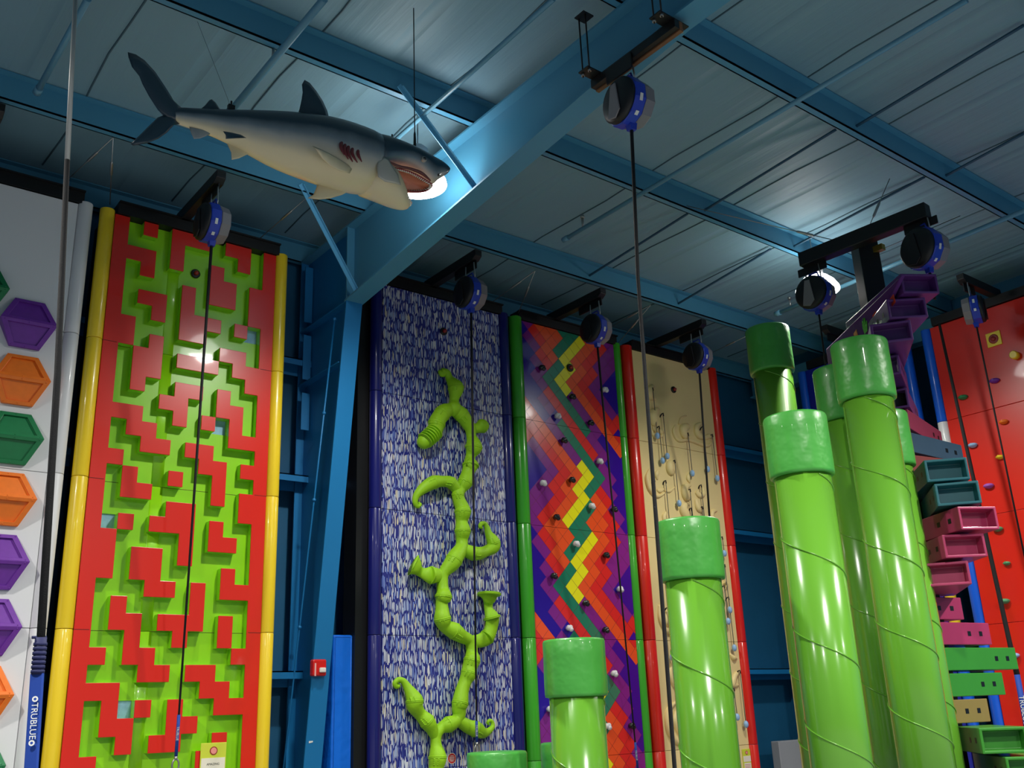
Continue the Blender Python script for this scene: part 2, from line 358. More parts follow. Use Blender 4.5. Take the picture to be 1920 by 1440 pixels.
# ---- white wall with hexagons
xe0, xe1 = 1.916, 2.047
W0 = wall_base('white climbing wall with a column of coloured hexagon steps at the left edge', (1.0, PW, 0))
panels(W0, .30, xe0, WHITE); edge_tube(W0, xe0, xe1, WHITE); frame_and_rail(W0, .2, xe1-.03); arm(W0, 1.05)
HEXC = [(5.25, GRN, 'green', -1), (5.0, PURP, 'purple', 0), (4.5, ORNG, 'orange', 0), (4.0, GRN, 'green', 0), (3.5, ORNG, 'orange', 0), (3.0, PURP, 'purple', 0), (2.5, PURP, 'purple', 0), (2.0, ORNG, 'orange', 0), (1.5, GRN, 'green', 0)]
HLAB = ['green folded hexagon step half outside the left edge of the photo, top of all', 'topmost purple folded hexagon step on the white wall', 'orange hexagon step directly under the topmost purple one', 'green hexagon step between two orange ones on the white wall', 'orange hexagon step between a green one and a purple one', 'purple hexagon step directly under the lower middle orange one', 'purple hexagon step with another purple one above it', 'lowest orange hexagon step on the white wall', 'lowest green hexagon step in the bottom left corner']
for (z, m, c, s), lab in zip(HEXC, HLAB):
    cx = 1.617 if s == 0 else 1.215; cz = z
    t = thing('hexagon_step', (cx, PW, cz), lab, 'climbing hold', 'folded hexagon steps on the white wall')
    # real place: a folded hexagon, its middle ridge standing off the wall
    hw, hh, tw, D = .222, .215, .118, .105
    # upper half slopes outward down to the ridge; lower half slopes back under it
    for part, sgn in (('upper_plate', 1), ('lower_plate', -1)):
        def f(b):
            Y0 = PW-.028; Yr = PW-D
            A = [(cx-hw, Yr, cz), (cx+hw, Yr, cz), (cx+tw, Y0, cz+sgn*hh), (cx-tw, Y0, cz+sgn*hh)]
            B_ = [(x, PW+.001, zz) for x, _, zz in A]
            k = .74; cen = Vector((cx, (Yr+Y0)/2, cz+sgn*hh*.46))
            I = [cen+(Vector(p)-cen)*k for p in A]; J = [p+Vector((0, .018, 0)) for p in I]
            n0 = len(b.v); b.v += [tuple(p) for p in A]+[tuple(p) for p in I]+[tuple(p) for p in J]+B_
            for q in range(4):
                r_ = (q+1) % 4
                b.face((n0+q, n0+r_, n0+4+r_, n0+4+q)); b.face((n0+4+q, n0+4+r_, n0+8+r_, n0+8+q)); b.face((n0+q, n0+12+q, n0+12+r_, n0+r_))
            b.face((n0+8, n0+9, n0+10, n0+11)); b.face((n0+15, n0+14, n0+13, n0+12))
            for u in (-.62, 0, .62):
                for vv in (.06, .94):
                    e0 = Vector(A[0]).lerp(Vector(A[3]), vv); e1 = Vector(A[1]).lerp(Vector(A[2]), vv)
                    c_ = e0.lerp(e1, .5+u*.7); b.ball(c_, .006, n=6, m=4)
        one(f, part, m, parent=t, bevel=.006)

# ---- maze wall
GRID = """#.#.###.##.#
#...#....#.#
###.#..#...#
#.#....##.##
#....#.##.##
#.##.#....##
#..#.###.#o#
##...##....#
##.#....##.#
#.##.###.###
#.##......##
#.#..##.#..#
#...##..##.#
###..#.#o#.#
#.##.....###
#..##.##...#
##.....##.##
#.#..#..#..#
#.##....#.##
#....##...##
#o#.###.#..#
##....#.##.#
##.##.#....#
##.##....#.#
#...##.#.###
#.#....#...#
#.##.###.#.#
#..#..#..#.#
##.##.....##
#...##.##..#
###.....##.#
#.#o#.#..###
#.##..##...#
#..#.##..#.#
##......##.#
##......##.#
#.##.##..#.#
#.#..#..##.#
#....#.##..#
###.##....##
#...#..##.##
#.#...#....#
#.##.##.##.#
#....#..#..#
############""".split('\n')
MX0, MX1 = 2.243, 3.843; CW = 1.6/12; CH = 6.25/45
W1 = wall_base('tall lime green maze climbing wall with raised red blocks and yellow edge tubes', (3.04, PW, 0))
frame_and_rail(W1, 2.16, 3.93); edge_tube(W1, 2.111, MX0, YEL); edge_tube(W1, MX1, 3.976, YEL); arm(W1, 2.88)
RD = .085
for i in range(5):
    # green backing: gently ramped cells behind the red blocks
    def f(b):
        for j in range(i*9, i*9+9):
            z0, z1 = j*CH, (j+1)*CH
            row = GRID[44-j]
            for c in range(12):
                if row[c] == 'o': continue
                x0, x1 = MX0+c*CW, MX0+(c+1)*CW
                b.box((x0, PW+RD, z0), (x1, PW+RD+.03, z1))
        z0, z1 = SEAMS[i], SEAMS[i+1]
        # rounded vertical fold near the left third
        b.tube([(MX0+4.5*CW, PW+RD+.002, z0+.002), (MX0+4.5*CW, PW+RD+.002, z1-.002)], .055, n=20, flat=((0, 1, 0), .2))
    one(f, 'green_backing', LIME, parent=W1)
done = set()
def red_component(j, c):
    st_, out = [(j, c)], []
    while st_:
        p = st_.pop()
        if p in done or not (0 <= p[0] < 45 and 0 <= p[1] < 12) or GRID[44-p[0]][p[1]] != '#': continue
        if out and p[0]//9 != j//9 and False: continue
        done.add(p); out.append(p)
        st_ += [(p[0]+1, p[1]), (p[0]-1, p[1]), (p[0], p[1]+1), (p[0], p[1]-1)]
    return out
for j in range(44, -1, -1):
    for c in range(12):
        cells = red_component(j, c)
        if not cells: continue
        cs = set(cells); big = len(cells) > 16
        def f(b):
            # front faces + walls on exposed sides, one skin per block
            V = {}
            e = .004
            def vid(p):
                if p not in V: V[p] = len(b.v); b.v.append(p)
                return V[p]
            for (jj, cc) in cells:
                x0, x1, z0, z1 = round(MX0+cc*CW, 5), round(MX0+(cc+1)*CW, 5), round(jj*CH, 5), round((jj+1)*CH, 5)
                b.face([vid(p) for p in ((x0, PW, z0), (x1, PW, z0), (x1, PW, z1), (x0, PW, z1))])
                for d, (p, q) in {(1, 0): ((x0, z1), (x1, z1)), (-1, 0): ((x1, z0), (x0, z0)), (0, 1): ((x1, z1), (x1, z0)), (0, -1): ((x0, z0), (x0, z1))}.items():
                    nb = (jj+d[0], cc+d[1])
                    if nb not in cs:
                        b.mi = 0; b.face([vid((p[0], PW, p[1])), vid((q[0], PW, q[1])), vid((q[0], PW+.010, q[1])), vid((p[0], PW+.010, p[1]))])
                        b.mi = 1; b.face([vid((p[0], PW+.010, p[1])), vid((q[0], PW+.010, q[1])), vid((q[0], PW+RD+.005, q[1])), vid((p[0], PW+RD+.005, p[1]))]); b.mi = 0
        o = one(f, 'side_strip' if big else 'raised_block', [RED, LIME], parent=W1, bevel=.003)
PANE = mat('dark_glass_pane', (150, 190, 226), rough=.1, coat=.5, noise=.5, nscale=14)
for (c, j) in ((10, 38), (8, 31), (1, 24), (3, 13)):
    one(lambda b: b.box((MX0+c*CW, PW+RD+.012, j*CH), (MX0+(c+1)*CW, PW+RD+.03, (j+1)*CH)), 'window_pane', PANE, parent=W1)
# seam lines across the maze
def f(b):
    for s in SEAMS[1:5]:
        b.box((MX0, PW-.0012, s-.003), (MX0+.9*CW, PW+.002, s+.001)); b.box((MX1-.9*CW, PW-.0012, s-.003), (MX1, PW+.002, s+.001))
        b.box((MX0+CW, PW+RD-.001, s-.003), (MX1-CW, PW+RD+.002, s+.001))
one(f, 'seam', mat('dark_seam', (60, 20, 16), rough=.8), parent=W1)
p = onY(366, 514, PW+RD); buzzer(W1, (p.x, PW+RD, p.z))

# ---- brush stroke wall with the vine
W2 = wall_base('climbing wall covered in blue and white brush strokes with navy edge tubes', (5.9, PW, 0))
SX0, SX1 = 5.101, 6.698
panels(W2, SX0, SX1, STROKE); edge_tube(W2, 4.970, SX0, NAVYT); edge_tube(W2, SX1, 6.84, NAVYT); frame_and_rail(W2, 4.86, 6.80); arm(W2, 5.75)
p = onY(831, 622, PW); buzzer(W2, (p.x, PW, p.z))
# ---- diamond wall
W3 = wall_base('climbing wall of purple, red, orange, green and yellow diamonds between green tubes', (7.8, PW, 0))
DX0, DX1 = 7.046, 8.577
edge_tube(W3, 6.885, DX0, GREENT); edge_tube(W3, DX1, 8.705, GREENT); frame_and_rail(W3, 6.90, 8.69); arm(W3, 7.58)
dc = dict(N=(42, 8, 150), P=(132, 36, 138), R=(230, 44, 36), O=(246, 88, 34), G=(24, 128, 96), Y=(248, 240, 22))
DM = [gloss('diamond_'+k, v, rough=.25, coat=.5) for k, v in dc.items()]; DI = {k: i for i, k in enumerate(dc)}
GROOVE = mat('diamond_groove', (110, 22, 40), rough=.7)
def c2(L): return [(lambda v: (v.x, v.z))(onY(975+x/6.5455, 780+y/6.5455, PW)) for x, y in L]
def c3(L): return [(lambda v: (v.x, v.z))(onY(985+x/6.5455, 980+y/6.5455, PW)) for x, y in L]
REG = [
 ('P', c2([(90, 310), (165, 240), (475, 660), (345, 825), (415, 930), (217, 1210), (300, 1325), (215, 1425), (130, 1300), (110, 915), (330, 650)])),
 ('R', c2([(40, 0), (130, 20), (240, 160), (625, 690), (490, 870), (565, 965), (300, 1325), (215, 1210), (415, 930), (345, 825), (475, 660), (165, 240), (70, 320)])),
 ('O', c2([(110, -30), (250, -30), (765, 715), (640, 885), (710, 1000), (520, 1260), (600, 1360), (640, 1440), (390, 1440), (300, 1325), (565, 965), (490, 870), (625, 690), (240, 160)])),
 ('P', c2([(250, -30), (300, 80), (400, -60), (755, 530), (695, 605)])),
 ('G', c2([(455, 110), (515, 20), (1035, 760), (850, 1005), (785, 905), (905, 740), (755, 530)])),
 ('R', c2([(515, 20), (480, -30), (600, -30), (985, 500), (930, 600)])),
 ('G', c2([(600, -30), (740, -30), (865, 190), (810, 250)])),
 ('P', c2([(740, -30), (850, -30), (1010, 210), (945, 290), (1050, 430), (1060, 600), (1180, 780), (1125, 880), (1190, 970), (1135, 1060), (1280, 1260), (1225, 1350), (1110, 1190), (1110, 1060), (985, 850), (1035, 760), (930, 600), (985, 500), (810, 250), (865, 190)])),
 ('P', c2([(1225, 1350), (1330, 1480), (1290, 1500), (1130, 1440), (1170, 1420)])),
 ('R', c2([(920, 930), (985, 850), (1110, 1060), (1110, 1190), (1225, 1350), (1160, 1440), (1030, 1460), (1085, 1350), (1000, 1240), (1065, 1130)])),
 ('O', c2([(920, 930), (1065, 1130), (1000, 1240), (1085, 1350), (1010, 1460), (880, 1440), (805, 1295), (910, 1110), (850, 1005)])),
 ('O', c2([(830, -40), (950, -60), (1235, 330), (1260, 560)])),
 ('R', c2([(950, -60), (1060, -60), (1115, 60), (1210, -40), (1240, 330)])),
 ('G', c2([(850, 1010), (910, 1110), (805, 1295), (880, 1410), (860, 1450), (640, 1450), (600, 1350)])),
 ('Y', c2([(755, 530), (905, 740), (785, 905), (850, 1015), (595, 1360), (520, 1260), (710, 1000), (640, 880), (765, 715), (695, 605)])),
 ('P', c3([(70, 10), (225, 35), (150, 120)])),
 ('P', c3([(80, 215), (155, 130), (310, 340), (245, 440), (400, 640), (345, 735), (425, 880), (360, 965), (560, 1230), (500, 1310), (440, 1440), (380, 1400), (440, 1310), (285, 1080), (340, 965), (190, 745), (260, 640), (175, 545), (245, 440)])),
 ('R', c3([(225, 35), (305, 130), (385, 235), (310, 340), (480, 545), (430, 640), (250, 440), (310, 345), (155, 130)])),
 ('O', c3([(305, 130), (385, 25), (530, 50), (595, 180), (475, 355), (535, 465), (480, 545), (310, 340), (385, 235)])),
 ('G', c3([(530, 50), (590, -30), (740, -30), (820, 95), (550, 465), (625, 570), (500, 765), (655, 990), (730, 1090), (960, 1420), (820, 1420), (345, 735), (535, 470), (475, 355), (595, 180)])),
 ('Y', c3([(815, 95), (890, 195), (700, 475), (770, 580), (640, 780), (720, 895), (655, 990), (500, 765), (625, 575), (550, 465)])),
 ('R', c3([(425, 880), (820, 1430), (680, 1430), (360, 960)])),
 ('G', c3([(545, 1330), (600, 1300), (680, 1430), (540, 1430)])),
 ('P', c3([(720, 895), (1130, 1460), (960, 1430), (655, 990)])),
 ('O', c3([(745, -30), (1000, -30), (1010, 0), (960, 90), (1035, 210), (840, 495), (915, 605), (790, 800), (1250, 1420), (1110, 1440), (640, 780), (770, 580), (700, 475), (890, 195), (820, 95)])),
 ('R', c3([(1010, 0), (1000, -30), (1130, -30), (1165, 40), (1105, 110), (1165, 220), (985, 500), (1060, 610), (935, 800), (1250, 1225), (1340, 1140), (1370, 1430), (1240, 1420), (790, 800), (915, 605), (840, 495), (1035, 210), (960, 90)])),
 ('P', c3([(1165, 40), (1255, 180), (1280, 500), (1090, 820), (1325, 1140), (1245, 1225), (935, 800), (1060, 610), (985, 500), (1165, 220), (1105, 130)])),
 ('O', c3([(90, 1040), (370, 1430), (110, 1430)])),
 ('R', c3([(100, 1290), (190, 1430), (100, 1430)])),
]
def inpoly(x, y, P):
    c = False
    for k in range(len(P)):
        x1, y1 = P[k]; x2, y2 = P[k-1]
        if (y1 > y) != (y2 > y) and x < (x2-x1)*(y-y1)/(y2-y1)+x1: c = not c
    return c
def dcol(x, z):
    while z < 2.5: z += 2.5
    while z >= 5.0: z -= 2.5
    r = 'N'
    for k, P in REG:
        if inpoly(x, z, P): r = k
    return r
TX, TZ = .094, 2.5/26
def clip(poly, x0, x1, z0, z1):
    def cut(P, f_, g):
        o = []
        for i in range(len(P)):
            a, b_ = P[i-1], P[i]; fa, fb = f_(a), f_(b_)
            if (fa >= 0) != (fb >= 0): t = fa/(fa-fb); o.append((a[0]+(b_[0]-a[0])*t, a[1]+(b_[1]-a[1])*t))
            if fb >= 0: o.append(b_)
        return o
    for f_ in (lambda p: p[0]-x0, lambda p: x1-p[0], lambda p: p[1]-z0, lambda p: z1-p[1]):
        if len(poly) > 2: poly = cut(poly, f_, None)
    return poly if len(poly) > 2 else None
for i in range(5):
    def f(b):
        z0, z1 = SEAMS[i]+.002, SEAMS[i+1]-.002
        b.mi = 6; b.box((DX0, PW+.0015, z0), (DX1, PW+.05, z1))
        for jj in range(i*13-1, i*13+15):
            for ii in range(-1, 19):
                if (ii+jj) % 2: continue
                cx, cz = DX0+ii*TX, jj*TZ; k = dcol(min(max(cx, DX0+.03), DX1-.03), min(max(cz, z0+.01), z1-.01))
                if k == 'N': g = 0.0
                else: g = .0022
                q = clip([(cx-TX+g, cz), (cx, cz-TZ+g), (cx+TX-g, cz), (cx, cz+TZ-g)], DX0, DX1, z0, z1)
                if q: b.mi = DI[k]; b.poly([(x, PW, z) for x, z in q])
    one(f, 'diamond_panel', DM+[GROOVE], parent=W3)
p = onY(1068, 690, PW); buzzer(W3, (p.x, PW, p.z), r=.05)
# ---- cream wall
W4 = wall_base('cream sculpted climbing wall with swirls between red edge tubes', (9.6, PW, 0))
TX0, TX1 = 8.910, 10.430
panels(W4, TX0, TX1, CREAM); edge_tube(W4, 8.731, TX0, RED); edge_tube(W4, TX1, 10.593, RED); frame_and_rail(W4, 8.80, 10.5); arm(W4, 9.36)
p = onY(1262, 731, PW); buzzer(W4, (p.x, PW, p.z))
def ta(x, y, Y=PW): return onY(1160+x/3.79, 620+y/3.79, Y)
def tb(x, y, Y=PW): return onY(1160+x/3.273, 1000+y/3.273, Y)
def relief(pts, w_, d=.5, fn=ta):
    P = [fn(*p) for p in pts]; R = [v*1.15 for v in w_]; d = min(1.25, d*1.7)
    for p in P: p.y = PW-.004
    P, R = smooth(P, R, 5)
    one(lambda b: b.tube(P, R, n=12, flat=((0, 1, 0), d)), 'carved_swirl', CREAM, parent=W4)
relief([(240, 395), (215, 430), (222, 470), (262, 490)], [.03, .05, .045, .008])
relief([(275, 560), (240, 600), (245, 650), (262, 690)], [.03, .07, .06, .01])
relief([(225, 690), (240, 740), (290, 755), (322, 720)], [.01, .02, .02, .01], .9)
relief([(262, 668), (250, 700), (300, 722), (322, 716)], [.01, .03, .03, .008])
relief([(400, 675), (385, 720), (420, 780), (500, 780), (600, 815), (640, 815), (660, 790)], [.012, .018, .02, .02, .022, .018, .01], .9)
relief([(480, 605), (440, 620), (425, 665)], [.006, .01, .012], .9)
relief([(490, 680), (455, 700), (465, 745), (500, 745)], [.04, .06, .05, .01])
relief([(580, 660), (550, 690), (560, 740), (610, 760), (640, 750), (662, 770)], [.02, .04, .045, .03, .03, .01])
relief([(395, 925), (360, 950), (365, 1000), (400, 1000)], [.01, .05, .055, .012])
relief([(215, 985), (195, 1050), (215, 1130), (270, 1180), (330, 1150)], [.01, .025, .025, .02, .01], .9)
relief([(280, 1000), (265, 1025), (275, 1060)], [.02, .03, .01])
relief([(325, 1125), (290, 1140), (270, 1130)], [.008, .025, .01]); relief([(400, 1110), (360, 1140), (330, 1140)], [.006, .02, .01])
relief([(500, 1010), (490, 1050), (505, 1080)], [.01, .03, .012])
relief([(510, 1100), (465, 1120), (475, 1180), (510, 1195)], [.012, .05, .055, .012])
relief([(545, 1145), (570, 1170), (600, 1160), (595, 1110)], [.02, .035, .03, .01])
relief([(545, 1200), (560, 1260), (590, 1290)], [.02, .04, .015])
relief([(500, 1230), (455, 1260), (480, 1320), (520, 1320)], [.012, .06, .06, .012])
relief([(695, 1280), (665, 1290), (660, 1350)], [.012, .03, .03])
relief([(340, 1290), (320, 1320), (325, 1360)], [.012, .03, .03])
relief([(245, 440), (250, 530), (300, 610), (330, 600)], [.012, .022, .022, .01], .9, tb)
relief([(300, 480), (290, 540), (310, 570)], [.03, .04, .012], .5, tb)
relief([(325, 800), (315, 870), (345, 940)], [.012, .035, .03], .5, tb)
relief([(350, 1035), (300, 1090), (300, 1200), (350, 1280), (400, 1290)], [.012, .03, .032, .03, .012], .9, tb)
relief([(360, 1090), (345, 1150), (375, 1230)], [.03, .05, .03], .5, tb)
relief([(640, 300), (660, 315), (650, 345)], [.02, .025, .01], .9, tb)
relief([(680, 740), (700, 765), (725, 768)], [.01, .03, .005], .9, tb)
relief([(745, 855), (715, 870), (700, 930), (735, 930)], [.012, .03, .035, .01], .5, tb)
PEND = [(ta, (310, 595), (350, 893), 'right of the top left swirl'), (ta, (283, 688), (315, 925), 'left of the upper left pair'), (ta, (238, 415), (278, 748), 'hanging highest on the cream wall'),
        (ta, (487, 735), (528, 1015), 'under the middle disc swirl'), (ta, (597, 690), (633, 985), 'just right of the rope'), (ta, (662, 745), (704, 1050), 'nearest the right tube at the top'),
        (ta, (395, 930), (432, 1228), 'below the left crescent'), (tb, (640, 30), (643, 123), 'peeking out beside the big cap'), (tb, (655, 200), (677, 470), 'upper of the pair right of the pole'),
        (tb, (650, 330), (668, 540), 'lower of the pair right of the pole'), (tb, (680, 400), (703, 703), 'alone below the right hand pair'), (tb, (298, 465), (330, 760), 'left of the green pole'),
        (tb, (742, 850), (782, 1172), 'lowest of all'), (tb, (712, 960), (722, 1128), 'half hidden by the pole')]
for fn, h, e, t in PEND:
    a = fn(*h, PW-.05); c = fn(*e, PW-.05); c = Vector((a.x*.5+c.x*.5, PW-.055, c.z)); a = Vector((c.x, PW-.05, a.z))
    T = thing('hanging_hold', (c.x, PW, c.z), 'pale blue egg shaped hold on a cord, '+t, 'climbing hold', 'pale blue holds on cords on the cream wall')
    one(lambda b: b.ball(c, .032, sz=1.4), 'egg_hold', BALLB, parent=T)
    one(lambda b: b.tube([c+Vector((0, 0, .03)), a], .0055, n=6), 'cord', CORD, parent=T)
    one(lambda b: b.tube([a+Vector((-.012, .06, -.03)), a+Vector((-.008, .02, .012)), a+Vector((0, 0, .02)), a+Vector((.004, 0, -.02))], .009, n=6), 'hook', BLACK, parent=T)
for h, e in (((335, 1075), (380, 1345)), ((255, 1065), (290, 1370)), ((508, 1135), (525, 1335)), ((587, 1105), (615, 1335)), ((595, 1260), (612, 1335)), ((517, 1270), (528, 1335))):
    a = ta(*h, PW-.045); c = ta(*e, PW-.045)
    co = one(lambda b: b.tube([Vector((a.x, PW-.045, c.z)), Vector((a.x, PW-.045, a.z))], .0055, n=6), 'cord', CORD, parent=W4)
    one(lambda b: b.tube([a+Vector((-.012, .05, -.03)), a+Vector((-.008, .02, .012)), a+Vector((0, 0, .02)), a+Vector((.004, 0, -.02))], .009, n=6), 'cord_hook', BLACK, parent=W4)

# ---- side wall: red panels, blue wall
def xwall(par, y0, y1, m, tubes, zmax=6.25):
    for i in range(5):
        one(lambda b: b.box((XR, y0+.002, SEAMS[i]+.002), (XR+.05, y1-.002, SEAMS[i+1]-.002)), 'panel', m, parent=par, bevel=.004)
    for (a, c, ms) in tubes:
        for i in range(5):
            one(lambda b: b.lathe([((c-a)/2*.97, SEAMS[i]+.002), ((c-a)/2, SEAMS[i]+.008), ((c-a)/2, SEAMS[i+1]-.008), ((c-a)/2*.97, SEAMS[i+1]-.002)], (XR+.03, (a+c)/2, 0), n=28), 'edge_tube', ms[i], parent=par)
    one(lambda b: b.box((XR+.1, y0, 0), (XR+.3, y1, 6.2)), 'support_frame', BLACK, parent=par)
    one(lambda b: b.box((XR-.03, y0+.05, 6.255), (XR+.16, y1-.05, 6.37)), 'top_rail', BLACK, parent=par)
W5 = wall_base('red climbing wall on the side wall with small coloured holds, at the right edge', (XR, 5.1, 0))
YELT = YEL
xwall(W5, 4.36, 5.91, RED, [(5.912, 6.045, [BLUET, BLUET, BLUET, WHITE, BLUET])])
pp = onX(1864, 636, XR); buzzer(W5, (XR, pp.y, pp.z), (-1, 0, 0), r=.06, plate=YEL, ring=REDBTN)
pp = onX(1905, 667, XR)
def f(b): b.lathe([(.05, 0), (.05, .07), (.04, .08)], (XR, pp.y, pp.z), (-1, 0, 0))
bt = one(f, 'warning_beacon', YEL, 'small yellow round beacon low right of the red wall finish button', 'lamp')
W6 = wall_base('dark blue climbing wall with painted discs behind the green poles, between blue tubes', (XR, 7.0, 0))
xwall(W6, 6.36, 7.84, NAVY, [(6.225, 6.355, [RED, BLUET, YELT, BLUET, BLUET]), (7.845, 7.98, [BLUET]*5)])
DO = mat('painted_orange_red', (226, 66, 30), rough=.4); DY = mat('painted_yellow', (246, 200, 30), rough=.4); DCY = mat('painted_cyan', (60, 160, 226), rough=.4)
def pdisc(px, py, r, m, k=0):
    c = onX(px, py, XR); one(lambda b: b.lathe([(r, 0), (r, .003)], (XR-.0005-k*.003, min(max(c.y, 6.4+r), 7.8-r), c.z), (-1, 0, 0), n=40), 'painted_disc', m, parent=W6)
pdisc(1535, 800, .30, DO, 0); pdisc(1548, 808, .14, DY, 1); pdisc(1585, 1055, .12, DCY, 0); pdisc(1588, 1110, .10, DO, 0); pdisc(1606, 1260, .12, DO, 0)
def xarm(par, tip, zz, ya):
    def f(b): b.prism([(XR+.1, 6.36), (XR+.1, 6.47), (tip, 6.47), (tip, 6.40), (tip+.06, 6.36)], 'y', ya-.045, ya+.045)
    one(f, 'belay_arm', BLACK, parent=par, bevel=.006)
    one(lambda b: b.box((tip+.04, ya-.006, 6.26), (tip+.3, ya+.006, 6.36)), 'hanger_plate', BLACK, parent=par)
pt = onZ(1800, 520, 6.47); xarm(W5, XR-.80, 0, onX(1800, 520, XR-.8).y)
xarm(W6, XR-.80, 0, onX(1545, 612, XR-.8).y)

# holds on the red wall
RW = [(1866, 714, 'purple', PURP, .05), (1807, 745, 'green', GRN, .05), (1883, 791, 'orange', ORNG, .045), (1825, 835, 'light blue', BALLB, .048), (1876, 857, 'yellow', YEL, .04), (1855, 911, 'lilac', mat('lilac_resin', (170, 90, 190)), .05),
      (1872, 992, 'pale green', mat('pale_green_resin', (90, 160, 110)), .05), (1889, 1056, 'round green', mat('pale_green_resin', (90, 160, 110)), .035), (1885, 1127, 'pale green', mat('pale_green_resin', (90, 160, 110)), .05),
      (1902, 1229, 'pale blue', BALLB, .055), (1910, 1369, 'pink', mat('pink_resin', (236, 60, 150)), .04), (1885, 1143, 'orange', ORNG, .02)]
RLAB = ['purple shelf hold, highest on the red wall, below the bright reflection', 'dark green shelf hold touching the black strap high on the red wall', 'orange hold right under the first seam of the red wall', 'light blue shelf hold beside the black strap on the red wall', 'small yellow hold on the red wall below the orange one',
        'lilac shelf hold in the middle of the red wall', 'pale green shelf hold just under the second seam of the red wall', 'small round green hold on the red wall', 'pale green shelf hold crossed by the black strap', 'pale blue shelf hold crossed by the strap low on the red wall', 'pink hold above the notice at the lower right', '']
for (x, y, c, m, r), lab in zip(RW, RLAB):
    if not lab: continue
    p = onX(x, y, XR)
    def f(b):
        b.ball((XR-.02, p.y, p.z), r, sx=1.0, sy=1.25, sz=.55, n=16, m=10); b.ball((XR-.01, p.y, p.z-.012), r*.8, sx=.9, sy=1.1, sz=.5)
        b.lathe([(.01, 0), (.01, .004)], (XR-.02-r*.9, p.y, p.z+.01), (-1, 0, 0), n=10)
    one(f, 'climbing_hold', m, lab, 'climbing hold', 'coloured holds on the red wall', loc=(XR, p.y, p.z))
# ball holds on the diamond wall
BW = [(1134, 731, 1, 'highest white'), (1045, 780, 1, 'second white, left under the big reflection'), (1124, 865, 1, 'white, right of the green stripe above the yellow zigzag'), (1018, 906, 1, 'white, near the left tube at mid height'),
      (1109, 949, 1, 'white, right of the upper yellow zigzag'), (1080, 1020, 1, 'white, left of the lower yellow zigzag'), (1162, 1105, 1, 'white, on the navy field near the right tube'), (1067, 1178, 1, 'white, just above the front short pole cap'),
      (1151, 1263, 1, 'white, right of the front short pole cap'), (1139, 1362, 1, 'white, lowest, half behind the short pole'), (1031, 1330, 1, 'white, left of the short pole body'),
      (1016, 690, 0, 'highest black, near the left tube'), (1073, 744, 0, 'black, at the foot of the top yellow zigzag'), (1107, 793, 0, 'black, at the top of the purple stripe'), (1057, 826, 0, 'black, on the left purple stripe'),
      (1072, 900, 0, 'black, left of the upper yellow zigzag'), (1043, 970, 0, 'black, just above the seam on the left half'), (1151, 955, 0, 'black, crossed by the rope at mid height'), (1136, 1041, 0, 'black, on the red band right of the lower zigzag'),
      (1038, 1080, 0, 'black, on the left purple band'), (1098, 1131, 0, 'black, at the foot of the lower yellow zigzag'), (1135, 1181, 0, 'black, right above the short pole cap'), (1184, 1361, 0, 'lowest black, next to the blue strap sleeve')]
WB = mat('white_hold', (230, 226, 228), rough=.2, coat=.6); KB = mat('black_hold', (20, 18, 20), rough=.2, coat=.6)
for x, y, wht, t in BW:
    p = onY(x, y, PW-.03)
    def f(b):
        b.ball((p.x-.012, PW-.04, p.z+.004), .032); b.ball((p.x+.016, PW-.04, p.z+.012), .026); b.ball((p.x+.008, PW-.055, p.z-.014), .028); b.lathe([(.026, 0), (.024, .04)], (p.x, PW+.002, p.z), (0, -1, 0), n=16)
        b.lathe([(.007, 0), (.007, .006)], (p.x+.008, PW-.08, p.z-.012), (0, -1, 0), n=8)
    one(f, 'knob_hold', WB if wht else KB, 'knobbly hold on the diamond wall: '+t, 'climbing hold', 'knob holds on the diamond wall', loc=(p.x, PW, p.z))

